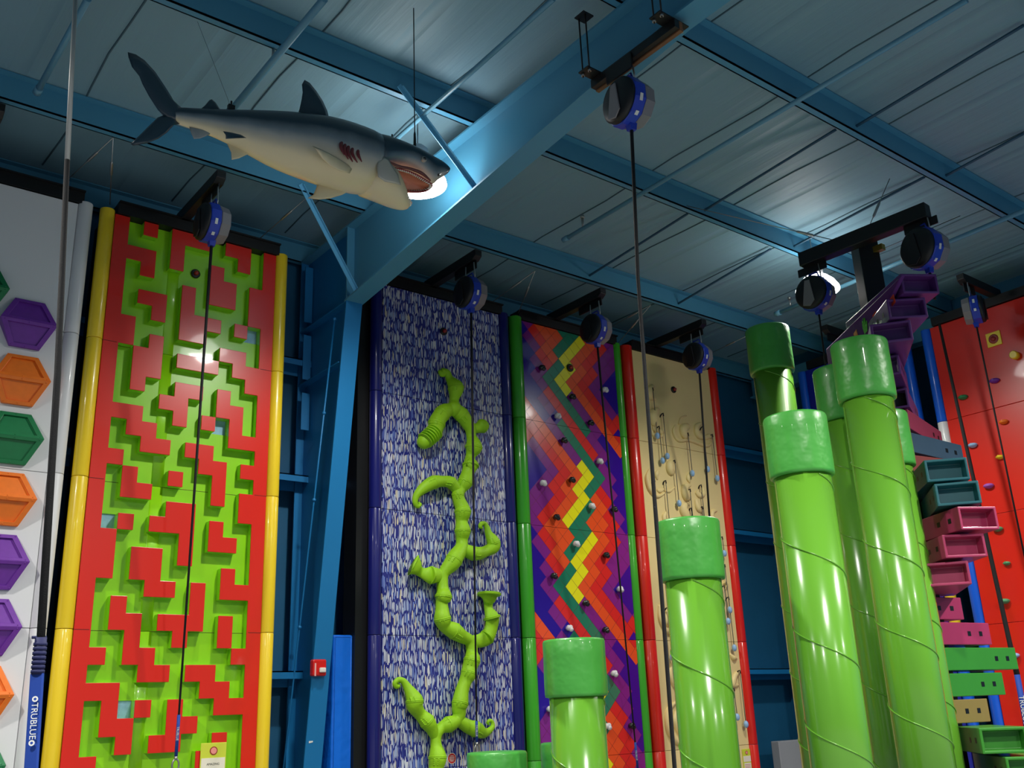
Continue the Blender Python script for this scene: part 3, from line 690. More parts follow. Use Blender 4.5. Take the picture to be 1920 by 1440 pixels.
# ================================================================ VINE
def va(x, y): return onY(680+x/6.0, 660+y/6.0, PW-.09)
def vb(x, y): return onY(680+x/4.2344, 860+y/4.2344, PW-.09)
def vc(x, y): return onY(680+x/4.2344, 1100+y/4.2344, PW-.09)
VN = thing('vine_hold', (5.85, PW, 1.6), 'lime green branching beanstalk shaped climbing hold running up the brush stroke wall', 'climbing hold')
def chain(name, P, bumps=True, flare=False):
    pts = []; rad = []
    for fn, x, y, r in P:
        sc = 6.0 if fn is va else 4.2344
        v = fn(x, y); d = (v-Vector((0, 0, EYE))).dot(cf); rr = r/sc/FPX*d
        v.y = PW-.03-min(rr, .09)*.8; pts.append(v); rad.append(rr)
    Q, R = smooth(pts, rad, 6)
    rnd = random.Random(name+str(len(P)))
    def f(b):
        b.smooth = True
        if flare:
            e = (Q[-1]-Q[-2]).normalized(); b.tube(Q+[Q[-1]+e*.006, Q[-1]-e*.03], R+[R[-1]*.9, R[-1]*.5], n=28, flat=((0, 1, 0), .55)); b.ball(Q[0], R[0]*.98, n=18, m=10)
        else:
            b.tube(Q, R, n=20); b.ball(Q[0], R[0]*.98, n=18, m=10); b.ball(Q[-1], R[-1]*.98, n=18, m=10)
        # creases between the cast segments and rows of small studs
        for i in range(2, len(Q)-2):
            if R[i] > R[i-1] and R[i] >= R[i+1] and R[i] > .045:
                t = (Q[i+1]-Q[i-1]).normalized(); b.lathe([(R[i]*1.0, -.014), (R[i]*1.05, -.004), (R[i]*.97, 0), (R[i]*1.05, .004), (R[i]*1.0, .014)], Q[i], t, n=22)
                if bumps:
                    s = t.cross(Vector((0, 1, 0)))
                    if s.x > 0: s = -s
                    for k in (-1, 0, 1, 2):
                        q = Q[min(max(i+2+k, 0), len(Q)-1)]; b.ball(q+(s*.8+Vector((0, -.6, 0))).normalized()*R[min(max(i+2+k, 0), len(Q)-1)]*.97, .011, n=8, m=6)
                        b.ball(q+(s*.45+Vector((0, -.9, 0))).normalized()*R[min(max(i+2+k, 0), len(Q)-1)]*.98, .009, n=8, m=6)
    one(f, name, VINE, parent=VN)
    return Q, R
chain('curled_tip', [(va, 895, 215, 30), (va, 915, 240, 34), (va, 935, 215, 40), (va, 905, 205, 34), (va, 960, 225, 42), (va, 990, 290, 45), (va, 1015, 345, 68), (va, 1040, 400, 90), (va, 1042, 450, 82), (va, 1040, 520, 56), (va, 1035, 580, 62), (va, 1020, 640, 90)])
chain('upper_branch', [(va, 1030, 640, 70), (va, 970, 650, 75), (va, 905, 680, 92), (va, 850, 750, 92), (va, 825, 810, 98), (va, 815, 860, 90), (va, 775, 930, 100), (va, 720, 985, 92), (va, 690, 1010, 86)])
def ribs(b):
    for k in range(6):
        a = va(790-22*k, 905+20*k); d = (va(770-22*k, 925+20*k)-a).normalized(); a.y = PW-.13
        b.lathe([(.088, -.004), (.096, 0), (.088, .004)], a, d, n=24)
one(ribs, 'trumpet_ribs', VINE, parent=VN)
chain('main_stem', [(va, 1040, 650, 78), (va, 1110, 710, 85), (va, 1165, 780, 76), (va, 1215, 860, 66), (va, 1232, 950, 58), (va, 1240, 1030, 85), (va, 1240, 1085, 96), (va, 1225, 1160, 58), (va, 1212, 1220, 64), (va, 1208, 1275, 90), (vb, 850, 60, 60), (vb, 838, 110, 52), (vb, 810, 190, 60), (vb, 785, 240, 44), (vb, 760, 280, 50), (vb, 768, 330, 50), (vb, 788, 390, 58), (vb, 790, 430, 66), (vb, 790, 500, 48), (vb, 790, 575, 64), (vb, 792, 640, 48), (vb, 785, 705, 52), (vb, 735, 780, 66), (vb, 705, 830, 66), (vb, 650, 905, 46), (vb, 640, 970, 44), (vb, 640, 1040, 50), (vb, 637, 1097, 68), (vb, 632, 1140, 50), (vb, 632, 1210, 56), (vb, 630, 1275, 68), (vb, 660, 1330, 55), (vb, 725, 1370, 66), (vc, 790, 395, 54), (vc, 850, 425, 46), (vc, 870, 480, 46), (vc, 870, 530, 50), (vc, 865, 578, 66), (vc, 850, 640, 60), (vc, 838, 695, 64), (vc, 818, 750, 52), (vc, 790, 830, 55), (vc, 770, 925, 66), (vc, 765, 965, 58), (vc, 768, 1020, 52), (vc, 745, 1065, 50), (vc, 680, 1095, 62), (vc, 635, 1120, 46), (vc, 600, 1160, 44), (vc, 590, 1210, 42), (vc, 590, 1270, 48), (vc, 590, 1357, 72), (vc, 585, 1440, 60), (vc, 580, 1530, 66)])
chain('side_bud', [(va, 1250, 860, 50), (va, 1310, 850, 62), (va, 1340, 835, 78), (va, 1352, 832, 74)], False)
chain('left_curl', [(vb, 760, 250, 42), (vb, 705, 190, 48), (vb, 640, 178, 44), (vb, 565, 188, 54), (vb, 495, 228, 46), (vb, 442, 285, 30), (vb, 432, 340, 22), (vb, 452, 372, 18), (vb, 476, 358, 14), (vb, 464, 342, 9)])
chain('right_curl', [(vb, 800, 710, 44), (vb, 865, 748, 56), (vb, 925, 752, 52), (vb, 980, 735, 44), (vb, 1040, 700, 52), (vb, 1035, 655, 52), (vb, 1012, 595, 32), (vb, 1002, 540, 22), (vb, 985, 510, 18), (vb, 958, 513, 18), (vb, 952, 536, 15), (vb, 970, 542, 9)])
chain('left_trumpet', [(vb, 645, 930, 44), (vb, 585, 925, 58), (vb, 530, 925, 68), (vb, 480, 905, 42), (vb, 440, 878, 50), (vb, 412, 858, 72), (vb, 396, 846, 96)], False, True)
chain('right_trumpet', [(vc, 865, 430, 44), (vc, 930, 430, 54), (vc, 985, 400, 62), (vc, 1018, 335, 58), (vc, 1025, 275, 62), (vc, 1020, 240, 66), (vc, 1008, 180, 42), (vc, 1004, 130, 44), (vc, 1000, 95, 66), (vc, 998, 68, 90), (vc, 998, 58, 92)], False, True)
chain('lower_left_curl', [(vc, 590, 1200, 38), (vc, 555, 1130, 50), (vc, 510, 1070, 62), (vc, 460, 1010, 50), (vc, 412, 945, 66), (vc, 408, 905, 70), (vc, 392, 855, 54), (vc, 368, 800, 36), (vc, 338, 750, 26), (vc, 300, 738, 22), (vc, 273, 765, 20), (vc, 285, 792, 18), (vc, 308, 786, 14), (vc, 300, 770, 9)])
chain('lower_right_curl', [(vc, 765, 1060, 46), (vc, 840, 1110, 54), (vc, 900, 1132, 62), (vc, 960, 1160, 44), (vc, 1010, 1150, 28), (vc, 1048, 1115, 20), (vc, 1050, 1078, 16), (vc, 1030, 1062, 15), (vc, 1014, 1078, 12), (vc, 1026, 1092, 8)])

# ================================================================ AUTO BELAYS
def text_obj(body, size, M, m, parent, ext=.0008):
    c = bpy.data.curves.new('lettering', 'FONT'); c.body = body; c.size = size; c.extrude = ext; c.align_x = 'CENTER'; c.align_y = 'CENTER'
    t = bpy.data.objects.new('tmp', c); COL.objects.link(t)
    me = bpy.data.meshes.new_from_object(t.evaluated_get(bpy.context.evaluated_depsgraph_get())); bpy.data.objects.remove(t)
    me.materials.clear(); me.materials.append(m)
    me.transform(M); o = bpy.data.objects.new('lettering', me); COL.objects.link(o); o.parent = parent; o.location = -Vector(parent.location); return o
def belay(c, ax, label, rope=None, s=1.0, face=-1, sleeve=None, grey_face=False, hang=.16, rr=.012):
    """c centre, ax axis of the drum; face sign of the black cover side"""
    c = Vector(c); A = Vector(ax).normalized(); side = A.cross(Vector((0, 0, 1))).normalized(); U = Vector((0, 0, 1))
    T = thing('auto_belay', c, label, 'auto belay', 'blue auto belay devices')
    R = .185*s; h = .11*s
    def ring(b, r0, r1, h0, h1, n=10, rot=.31):
        P = [[c+A*hh+(side*math.cos(2*math.pi*i/n+rot)+U*math.sin(2*math.pi*i/n+rot))*r for i in range(n)] for r, hh in ((r0, h0), (r1, h1))]
        b.hexa(P[0], P[1])
    one(lambda b: ring(b, R, R, -h*.15, h*.75), 'blue_casing', CASEB, parent=T, bevel=.012)
    one(lambda b: ring(b, R*.97, R*.90, -h*.15, -h), 'grey_casing', CASEG, parent=T, bevel=.01)
    k = 1 if face > 0 else 1
    one(lambda b: b.lathe([(R*.93, h*.7), (R*.93, h*.95), (R*.80, h*1.15), (R*.3, h*1.2)], c, A, n=32), 'black_cover', CASEK, parent=T)
    def arm_(b):
        P = [c+A*h*1.2+side*x*R+U*z*R for x, z in ((-.16, .62), (.14, .66), (.34, -.30), (.42, -.72), (.0, -.86), (-.30, -.60))]
        b.hexa(P, [p+A*.012 for p in P])
    one(arm_, 'cover_arm', CASEG if grey_face else CASEK, parent=T, bevel=.004)
    def lb(b, an, w_, z_, off):
        n_ = (side*math.cos(an)+U*math.sin(an)); t_ = A.cross(n_).normalized(); q = c+A*off+n_*(R*.955+.006)
        b.hexa([q-A*w_-t_*z_, q+A*w_-t_*z_, q+A*w_+t_*z_, q-A*w_+t_*z_], [q-A*w_-t_*z_+n_*.004, q+A*w_-t_*z_+n_*.004, q+A*w_+t_*z_+n_*.004, q-A*w_+t_*z_+n_*.004])
    sg = -1 if side.dot(Vector((0, 0, EYE))-c) < 0 else 1
    base = 0 if sg > 0 else math.pi
    one(lambda b: lb(b, .31+base+.0, .012, .026, h*.3), 'warning_label', LABEL, parent=T)
    one(lambda b: lb(b, (.31+base)-sg*.628*1 , .013, .016, h*.3), 'serial_label', LABEL, parent=T)
    for k_ in (-1, 1):
        def hd(b):
            p0 = c+side*k_*R*.45+U*R*.88
            b.tube([p0, p0+U*.05, c+side*k_*R*.40+U*(R+hang-.02), c+side*k_*R*.40+U*(R+hang)], .007, n=8)
        one(hd, 'shackle', CHROME, parent=T)
    def hb(b):
        p0 = c+U*R*.96; b.tube([p0-side*.06, p0-side*.045+U*.05, p0+side*.045+U*.05, p0+side*.06], .009, n=8)
    one(hb, 'carry_handle', CASEB, parent=T)
    one(lambda b: b.hexa([c-U*R*.9+A*x+side*y for x, y in ((-.03, -.03), (.03, -.03), (.03, .03), (-.03, .03))], [c-U*(R+.035)+A*x*.8+side*y*.8 for x, y in ((-.03, -.03), (.03, -.03), (.03, .03), (-.03, .03))]), 'rope_nozzle', CASEB, parent=T)
    if rope:
        P = [c-U*(R+.02)]+[Vector(p) for p in rope]
        one(lambda b: b.tube(P, [rr]+[rr*(.6 if sleeve else 1)]*(len(P)-1), n=10), 'strap', BLACKW, parent=T)
        if sleeve:
            e = Vector(rope[-1]); d = (e-P[-2]).normalized()
            c_ = e-d*sleeve*.55; v = (Vector((0, 0, EYE))-c_).normalized(); nz = (v-d*v.dot(d)).normalized(); ny = nz.cross(d)
            text_obj('TRUBLUE', .026, Matrix.Translation(c_+nz*(rr*1.05))@Matrix(((d.x, ny.x, nz.x, 0), (d.y, ny.y, nz.y, 0), (d.z, ny.z, nz.z, 0), (0, 0, 0, 1))), LABEL, T)
            one(lambda b: b.tube([e-d*sleeve, e], rr*1.0, n=10), 'strap_sleeve', SLEEVE, parent=T)
            def cb(b):
                L = .1; pts = [e+d*.02+Vector((math.sin(a)*.028, 0, -.05-math.cos(a)*-.05)) for a in [k_*math.pi/6 for k_ in range(13)]]
                b.tube(pts, .008, n=8); b.tube([e, e-U*.03], .014, n=8)
            one(cb, 'carabiner', CHROME, parent=T)
    return T
# on the long wall
for ax_, px, end, lab, sl in ((2.88, (398, 420), (330, 1418, 8.35), 'blue auto belay hanging over the top of the maze wall', .32), (5.75, (878, 550), (894, 1392, 8.25), 'blue auto belay in the shade at the top of the brush stroke wall', .2),
                      (7.58, (1113, 617), (1196, 1445, 8.3), 'blue auto belay at the top of the diamond wall', .3), (9.36, (1303, 668), (1338, 1080, 8.4), 'blue auto belay at the top of the cream wall', None)):
    c = onY(*px, 7.78); c.x = ax_*.5+c.x*.5
    e = onY(*end)
    belay((c.x, 7.78, c.z), (-1, 0, 0), lab, [e], face=-1, sleeve=sl, rr=.0135)
# on the hung timber beam
c = onY(1180, 195, 4.07)
belay(c, (-1, .12, 0), 'blue and grey auto belay hanging from the timber beam under the rafter', [onY(1196, 520, 4.10), onY(1265, 1440, 4.2), Vector((4.80, 4.2, .9))], s=.98, grey_face=True, rr=.013, hang=.1)
# tower ones
ZB = 4.30
cl = onZ(1530, 552, ZB-.22+EYE-.17); crr = onZ(1735, 468, ZB-.22+EYE-.14)
belay(cl, (-.996, -.05, 0), 'auto belay silhouetted against the lit lamp, left end of the black crossbeam', [cl+Vector((.0, .02, -1.2)), Vector((cl.x, cl.y, .9))], s=1.0, grey_face=True, rr=.009)
belay(crr, (-.97, .22, 0), 'blue auto belay with a plain black cover under the right end of the crossbeam', [crr+Vector((0, 0, -.5))], s=1.1, rr=.012)
# red wall
yb = onX(1825, 582, XR-.72); 
belay(yb, (.35, -.94, 0), 'blue and grey auto belay hanging above the red side wall', [onX(1935, 1110, XR-.25)], s=.95, rr=.010)

# black strap crossing the red wall (from a belay above the frame)
def strap_thing(name, pts, rad, label, sleeve, txt=None, tsize=.05):
    T = thing(name, pts[-1], label, 'strap')
    one(lambda b: b.tube(pts, rad, n=12), 'webbing', BLACKW, parent=T)
    if sleeve:
        a, e, r = sleeve
        one(lambda b: b.tube([a, e], r, n=14), 'sleeve', SLEEVE, parent=T)
        d = (e-a).normalized(); c_ = a.lerp(e, .5); v = (Vector((0, 0, EYE))-c_).normalized(); nz = (v-d*v.dot(d)).normalized(); ny = nz.cross(d)
        M = Matrix(((d.x, ny.x, nz.x, 0), (d.y, ny.y, nz.y, 0), (d.z, ny.z, nz.z, 0), (0, 0, 0, 1)))
        if txt: text_obj(txt, tsize, Matrix.Translation(c_+nz*(r+.001))@M, LABEL, T, ext=.003)
    return T
sp = [onX(1761, 607, XR-.5), onX(1817, 860, XR-.55), onX(1892, 1200, XR-.62), onX(1907, 1265, XR-.63)]
strap_thing('belay_strap', sp, [.016, .022, .026, .03], 'thick black strap running down in front of the red side wall', (sp[-1], onX(1932, 1400, XR-.66), .03), 'TRUBLUE', .07)
# left foreground strap
YL = 4.4
lp = [onY(143, -30, YL), onY(126, 300, YL), onY(108, 700, YL), onY(76, 1205, YL)]
T = thing('belay_strap', onY(70, 1300, YL), 'long black strap with a lettered blue sleeve hanging closest at the far left', 'strap')
one(lambda b: b.tube(lp[:2], [.0105, .012], n=12), 'upper_webbing', mat('pale_webbing', (176, 178, 176), rough=.5, metal=.3), parent=T)  # upper strap is twisted webbing seen edge-on, given a pale metallic colour
one(lambda b: b.tube([lp[1], lp[2], lp[3]], [.0122, .0145, .0165], n=12), 'webbing', BLACKW, parent=T)
def f(b):
    for i in range(7):
        a = lp[3].lerp(onY(70, 1265, YL), i/7); b.tube([a, a+Vector((0, 0, -.012))], .026, n=12)
    b.tube([lp[3]+Vector((0, 0, .02)), onY(70, 1265, YL)], .0225, n=12); b.tube([lp[3]+Vector((-.035, 0, .02)), lp[3]+Vector((.02, 0, .022))], .006, n=8)
one(f, 'stitched_collar', mat('dark_blue_grip', (24, 30, 80), rough=.7), parent=T)
a, e = onY(70, 1262, YL), onY(56, 1480, YL)
one(lambda b: b.bar(a, e, .05, .02, up=(.5, .8, 0)), 'sleeve', SLEEVE, parent=T, bevel=.004)
d = (onY(59, 1400, YL)-onY(66, 1310, YL)).normalized(); c_ = onY(62.5, 1352, YL); v = (Vector((0, 0, EYE))-c_).normalized(); nz = (v-d*v.dot(d)).normalized(); ny = nz.cross(d)
M = Matrix(((d.x, ny.x, nz.x, 0), (d.y, ny.y, nz.y, 0), (d.z, ny.z, nz.z, 0), (0, 0, 0, 1)))
text_obj('TRUBLUE', .033, Matrix.Translation(c_+nz*.028)@M, LABEL, T)
for py in (1311, 1393):
    q = onY(62.5-(py-1352)*.08, py, YL)+nz*.028
    def g(b): b.lathe([(.011, 0), (.011, .002)], q, nz, n=20)
    one(g, 'round_emblem', LABEL, parent=T)
    def g(b):
        P = [q+nz*.0021+(d*math.cos(a_)+ny*math.sin(a_))*.006 for a_ in (.3, 1.6, 2.9, 4.2, 5.4)]
        b.poly(P)
    one(g, 'emblem_mark', SLEEVE, parent=T)

# ================================================================ HUNG TIMBER BEAM
hb = thing('hung_beam', (4.43, 4.0, 4.4+EYE), 'black and timber beam bolted below the rafter on threaded rods', 'beam')
zt = 4.40+EYE
b0 = onZ(1103, 157, zt-.04); b1 = onZ(1283, 52, zt-.04); xb = (b0.x+b1.x)/2
one(lambda b: b.box((xb-.035, b1.y, zt-.07), (xb+.01, b0.y, zt)), 'black_rail', BLACK, parent=hb, bevel=.004)
one(lambda b: b.box((xb+.012, b1.y, zt-.08), (xb+.045, b0.y, zt-.005)), 'timber_rail', WOOD, parent=hb, bevel=.003)
for yy, zp in ((b0.y-.06, 0), (b1.y+.06, 0)):
    one(lambda b: b.box((xb-.16, yy-.05, zt), (xb+.12, yy+.05, zt+.01)), 'clamp_plate', BLACK, parent=hb)
    one(lambda b: b.box((xb-.16, yy-.05, 4.88+EYE), (xb-.06, yy+.05, 4.89+EYE)), 'top_plate', BLACK, parent=hb)
    for dx, dy in ((-.13, .035), (-.13, -.035)):
        one(lambda b: b.tube([(xb+dx, yy+dy, zt-.03), (xb+dx, yy+dy, 4.9+EYE)], .006, n=8), 'threaded_rod', BLACK, parent=hb)
        one(lambda b: b.lathe([(.014, 0), (.014, .02)], (xb+dx, yy+dy, zt-.02), n=6), 'nut', CHROME, parent=hb)
    one(lambda b: b.lathe([(.014, 0), (.014, .02)], (xb+.1, yy, zt-.02), n=6), 'nut', CHROME, parent=hb)
yc = onY(1180, 195, 4.07).y
one(lambda b: b.box((xb-.05, yc-.13, zt-.15), (xb-.036, yc+.13, zt-.02)), 'hanger_plate', BLACK, parent=hb, bevel=.01)

# ================================================================ GREEN POLES
def at_dist(l, r, y, dist=None, rr=.23):
    if r is None:
        a = ray(l, y); an = math.atan2(a.x, a.y)+math.asin(rr/dist)
    elif l is None:
        a = ray(r, y); an = math.atan2(a.x, a.y)-math.asin(rr/dist)
    else:
        a = ray(l, y); b_ = ray(r, y); a2 = math.atan2(a.x, a.y); b2 = math.atan2(b_.x, b_.y); an = (a2+b2)/2
        if dist is None: dist = rr/math.sin((b2-a2)/2)
    return dist*math.sin(an), dist*math.cos(an), dist
def zat(px, py, dist): t = ray(px, py); return t.z/math.hypot(t.x, t.y)*dist+EYE
def pole(l, r, y, top, bot, lab, dist=None, spiral0=0.4, px=None):
    X, Y, D = at_dist(l, r, y, dist)
    if px is None: px = (l+r)/2
    zt = zat(px, top, D); zb = zat(px, bot, D-.2)
    T = thing('climbing_pole', (X, Y, 0), lab, 'climbing pole', 'tall green poles with padded caps')
    R = .20
    one(lambda b: b.lathe([(R, 0), (R, zb+.05)], (X, Y, 0), n=48), 'pole_body', POLE, parent=T)
    def f(b):
        rc = .23; zz = [(rc*.90, zb-.005), (rc*.985, zb), (rc, zb+.02), (rc*1.005, zb+.1), (rc*.995, zt-.12), (rc, zt-.02), (rc*.97, zt-.004), (rc*.9, zt), (rc*.5, zt+.004), (.01, zt+.006)]
        b.lathe(zz, (X, Y, 0), n=48)
    one(f, 'padded_cap', CAPM, parent=T)
    def f(b):
        a = math.atan2(-Y, -X)+2.3
        b.tube([(X+.2315*math.cos(a), Y+.2315*math.sin(a), zb+.02+(zt-zb-.05)*k/10) for k in range(11)], .003, n=6)
    one(f, 'cap_stitching', CAPM, parent=T)
    def f(b):
        P = []; pitch = .62; th0 = math.atan2(-Y, -X)
        z = zb-.02; k = 0
        while z > 0.02:
            th = th0-1.0+spiral0+k*.13; P.append((X+(R+.001)*math.cos(th), Y+(R+.001)*math.sin(th), z)); k += 1; z -= pitch*.13/(2*math.pi)*1.0
        b.tube(P, .006, n=6)
    one(f, 'spiral_seam', POLE, parent=T)
    return X, Y, zt
pole(1019, 1137, 1250, 1199, 1305, 'shortest fully seen green padded pole, in front of the diamond wall', spiral0=2.2)
pole(1233, 1357, 1040, 977, 1082, 'green padded pole in front of the cream wall', dist=7.25, spiral0=1.0)
pole(1434, 1561, 840, 782, 884, 'green padded pole in front of the tall far one', dist=7.3, spiral0=1.6)
pole(1401, 1486, 660, 617, 689, 'tallest looking far green pole, leftmost of the cluster of five', spiral0=.6)
pole(1561, 1677, 700, 643, 740, 'tallest near green pole with its cap in front of the purple staircase boxes', dist=8.25, spiral0=.9)
pole(1528, None, 740, 694, 783, 'green pole whose cap is tucked behind the left side of the near tallest cap', dist=9.0, spiral0=2.6, px=1570)
pole(None, 1713, 840, 776, 868, 'green pole mostly hidden behind the right side of the near tallest pole', dist=8.85, spiral0=1.5, px=1670)
pole(878, 986, 1428, 1409, 1500, 'low green pole with only its cap showing at the bottom edge', dist=8.0)
pole(1014, None, 1415, 1391, 1480, 'green pole cap peeking out left of the shortest pole body', dist=8.2, px=1060)

# ================================================================ SPIRAL TOWER
TXC, TYC = 8.33, 4.71
TD = math.hypot(TXC, TYC)
def zt_(py, px=1640, d=TD): return zat(px, py, d)
SP = {'purple': (92, 44, 118), 'mauve': (150, 56, 84), 'slate': (62, 84, 104), 'teal': (16, 92, 104), 'brown': (134, 62, 58), 'pink': (160, 46, 88), 'leaf': (52, 132, 38), 'olive': (136, 116, 60)}
SM = {k: mat('step_'+k, v, rough=.42, noise=.08, coat=.15) for k, v in SP.items()}
tw = thing('spiral_tower', (TXC, TYC, 0), 'twisting tower of purple, teal, pink and green box steps behind the poles', 'climbing tower')
one(lambda b: b.bar((TXC, TYC, 0), (TXC, TYC, ZB+EYE+.02), .2, .2, up=(.8, -.6, 0)), 'mast', BLACK, parent=tw, bevel=.008)
L0, R0 = onZ(1503, 490, ZB+EYE), onZ(1740, 395, ZB+EYE)
one(lambda b: b.bar(L0, R0, .12, .15), 'crossbeam', BLACK, parent=tw, bevel=.008)
for q, cc in ((cl, L0), (crr, R0)):
    dd = (R0-L0).normalized(); pc = Vector((q.x, q.y, ZB+EYE-.11))
    one(lambda b: b.bar(pc-dd*.16, pc+dd*.16, .014, .08), 'hanger_plate', BLACK, parent=tw)
def slab(k, zc, az, hl_f, hl_b, m, w_=.17, h=.094, off=0):
    a = math.radians(az); d = Vector((math.sin(a), math.cos(a), 0)); s = Vector((d.y, -d.x, 0)); C = Vector((TXC+off*.492, TYC-off*.870, zc)); U = Vector((0, 0, 1))
    def f(b):
        # tube-like box with recessed ends
        for sg, hl in ((1, hl_f), (-1, hl_b)):
            e = C+d*sg*hl; i_ = e-d*sg*.10
            O = [e+s*x*w_+U*z*h for x, z in ((-1, -1), (1, -1), (1, 1), (-1, 1))]; I = [e+s*x*(w_-.022)+U*z*(h-.022) for x, z in ((-1, -1), (1, -1), (1, 1), (-1, 1))]
            J = [i_+s*x*(w_-.03)+U*z*(h-.03) for x, z in ((-1, -1), (1, -1), (1, 1), (-1, 1))]; M_ = [C+s*x*w_+U*z*h for x, z in ((-1, -1), (1, -1), (1, 1), (-1, 1))]
            n0 = len(b.v); b.v += [tuple(p) for p in O+I+J+M_]
            for q in range(4):
                r_ = (q+1) % 4
                b.face((n0+q, n0+r_, n0+4+r_, n0+4+q)); b.face((n0+4+q, n0+4+r_, n0+8+r_, n0+8+q)); b.face((n0+q, n0+12+q, n0+12+r_, n0+r_))
            b.face((n0+8, n0+9, n0+10, n0+11))
    o = one(f, 'box_step', m, parent=tw, bevel=.006)
    for sg in (1,):
        for fr_ in (hl_f-.30, hl_f-.14):
            for ss in (1, -1):
                q = C+d*sg*fr_+s*ss*(w_+.001)
                def g(b): b.hexa([q+d*x*.022+U*z*.02 for x, z in ((-1, -1), (1, -1), (1, 1), (-1, 1))], [q+s*ss*.001+d*x*.022+U*z*.02 for x, z in ((-1, -1), (1, -1), (1, 1), (-1, 1))])
                g_ = one(g, 'socket_hole', BLACK, parent=tw)
    return C, d, s
z0 = 5.195; pit = .212
seq = ['purple']*5+['mauve', 'slate', 'brown', 'teal', 'teal']+['pink']*5+['leaf', 'leaf', 'olive', 'leaf', 'leaf', 'purple', 'purple', 'teal', 'teal', 'pink', 'pink']
ARMS = [(212, .85, 0), (221, .80, 0), (233, .80, 0), (245, .5, 0), (66, .70, 0), (76, .95, 0), (90, .85, 0), (99, .60, 0), (228, .80, .17), (232, .82, .27), (209, .92, .03), (219, .85, .06), (233, .80, .10),
        (100, .26, 0), (97, .60, 0), (97, .92, 0), (97, .66, 0), (97, .38, 0), (228, .80, .22), (228, .82, .36), (209, .9, .05), (219, .85, .05), (97, .5, 0), (97, .6, 0)]
for k, nm in enumerate(seq):
    zc = z0-pit*k
    if zc < .12: break
    az_, hl, off = ARMS[k]
    C, d, s = slab(k, zc, az_, hl, .12 if k else .3, SM[nm], off=off)
# long painted board rising to the top box
ztop = 5.211; far = onZ(1548, 655, ztop); near = onZ(1690, 516, ztop)
dv = (far-near); dl = dv.length; dv.normalize(); sv = Vector((dv.y, -dv.x, 0))
H_ = Vector((0, 0, -.42))
def f(b): b.hexa([near+H_+dv*1.1, far+H_, far, near], [near+H_+dv*1.1+sv*.04, far+H_+sv*.04, far+sv*.04, near+sv*.04])
one(f, 'painted_board', mat('board_purple', (92, 44, 118), rough=.75, spec=.2), parent=tw, bevel=.01)
for t in (.12, .33, .58, .82):
    q = near+dv*dl*t-sv*.003+Vector((0, 0, -.14))
    def g(b):
        P = [q+dv*x+Vector((0, 0, z)) for x, z in ((-.045, -.04), (.035, -.05), (.05, .03), (-.03, .045))]; b.hexa(P, [p-sv*.002 for p in P])
    one(g, 'orange_patch', DO, parent=tw)
q = near+dv*dl*.46-sv*.003+Vector((0, 0, -.13))
def g(b):
    P = [(-.04, -.07), (.03, -.08), (.05, -.01), (.045, .06), (.03, .06), (.025, .01), (.015, .075), (0, .075), (-.002, .01), (-.015, .07), (-.03, .065), (-.028, .0), (-.05, .03), (-.06, .015)]
    P = [q+dv*x+Vector((0, 0, z)) for x, z in P]; b.hexa(P, [p-sv*.003 for p in P])
one(g, 'painted_hand', mat('painted_green', (70, 160, 30), rough=.4), parent=tw)
one(lambda b: b.box((TXC-.03, TYC-.2, ZB+EYE-.12), (TXC+.03, TYC+.02, ZB+EYE-.06)), 'brass_fitting', mat('brass', (190, 160, 70), rough=.3, metal=.8), parent=tw)

# ================================================================ CABLES WITH TURNBUCKLES
def cable(p, q, lab, tb_=.45, r=.005):
    p, q = Vector(p), Vector(q); T = thing('stay_cable', p, lab, 'cable', 'steel stay cables')
    one(lambda b: b.tube([p, q], r, n=6), 'wire', CHROME if r > .004 else mat('fine_wire', (120, 140, 140), rough=.5), parent=T)
    d = (q-p).normalized(); c_ = p.lerp(q, tb_)
    if tb_: one(lambda b: b.tube([c_-d*.09, c_-d*.07, c_+d*.07, c_+d*.09], [.006, .013, .013, .006], n=8), 'turnbuckle', CHROME, parent=T)
cable(onZ(212, 258, PB), onY(206, 383, PW+.03), 'short cable rising from the top of the left yellow tube')
cable(onZ(212, 258, PB), onY(118, 345, PW+.05), 'cable slanting down to the rail of the white wall', .4)
cable(onZ(578, 368, PB), onY(478, 455, PW+.05), 'cable slanting to the right end of the maze wall rail', .4)
cable(onZ(1003, 508, PB), onY(915, 572, PW+.05), 'cable slanting to the rail of the brush stroke wall', .4)
cable(onZ(1003, 508, PB), onY(970, 592, PW+.03), 'short cable rising above the left green tube of the diamond wall')
cable(onZ(1220, 572, PB), onY(1138, 617, PW+.05), 'cable slanting to the rail of the diamond wall', .4)
cable(onZ(1220, 572, PB), onY(1155, 648, PW+.03), 'cable rising above the right green tube of the diamond wall')
cable(onZ(1400, 630, PB), onY(1325, 666, PW+.05), 'cable slanting to the rail of the cream wall, beside the far pole cap', .4)
tm = Vector((TXC, TYC, ZB+EYE-.02))
cable(onZ(1275, 383, PB+.05), tm+Vector((-.06, .06, .04)), 'long cable from the purlin down to the left of the black mast', .72)
cable(onZ(1668, 335, PB+.1), tm+Vector((0, 0, .08)), 'cable standing on the mast top and rising to the roof', .5)
cable(onZ(1800, 405, PB), tm+Vector((.1, -.1, -.04)), 'cable running right from the mast behind the right belay', .5)

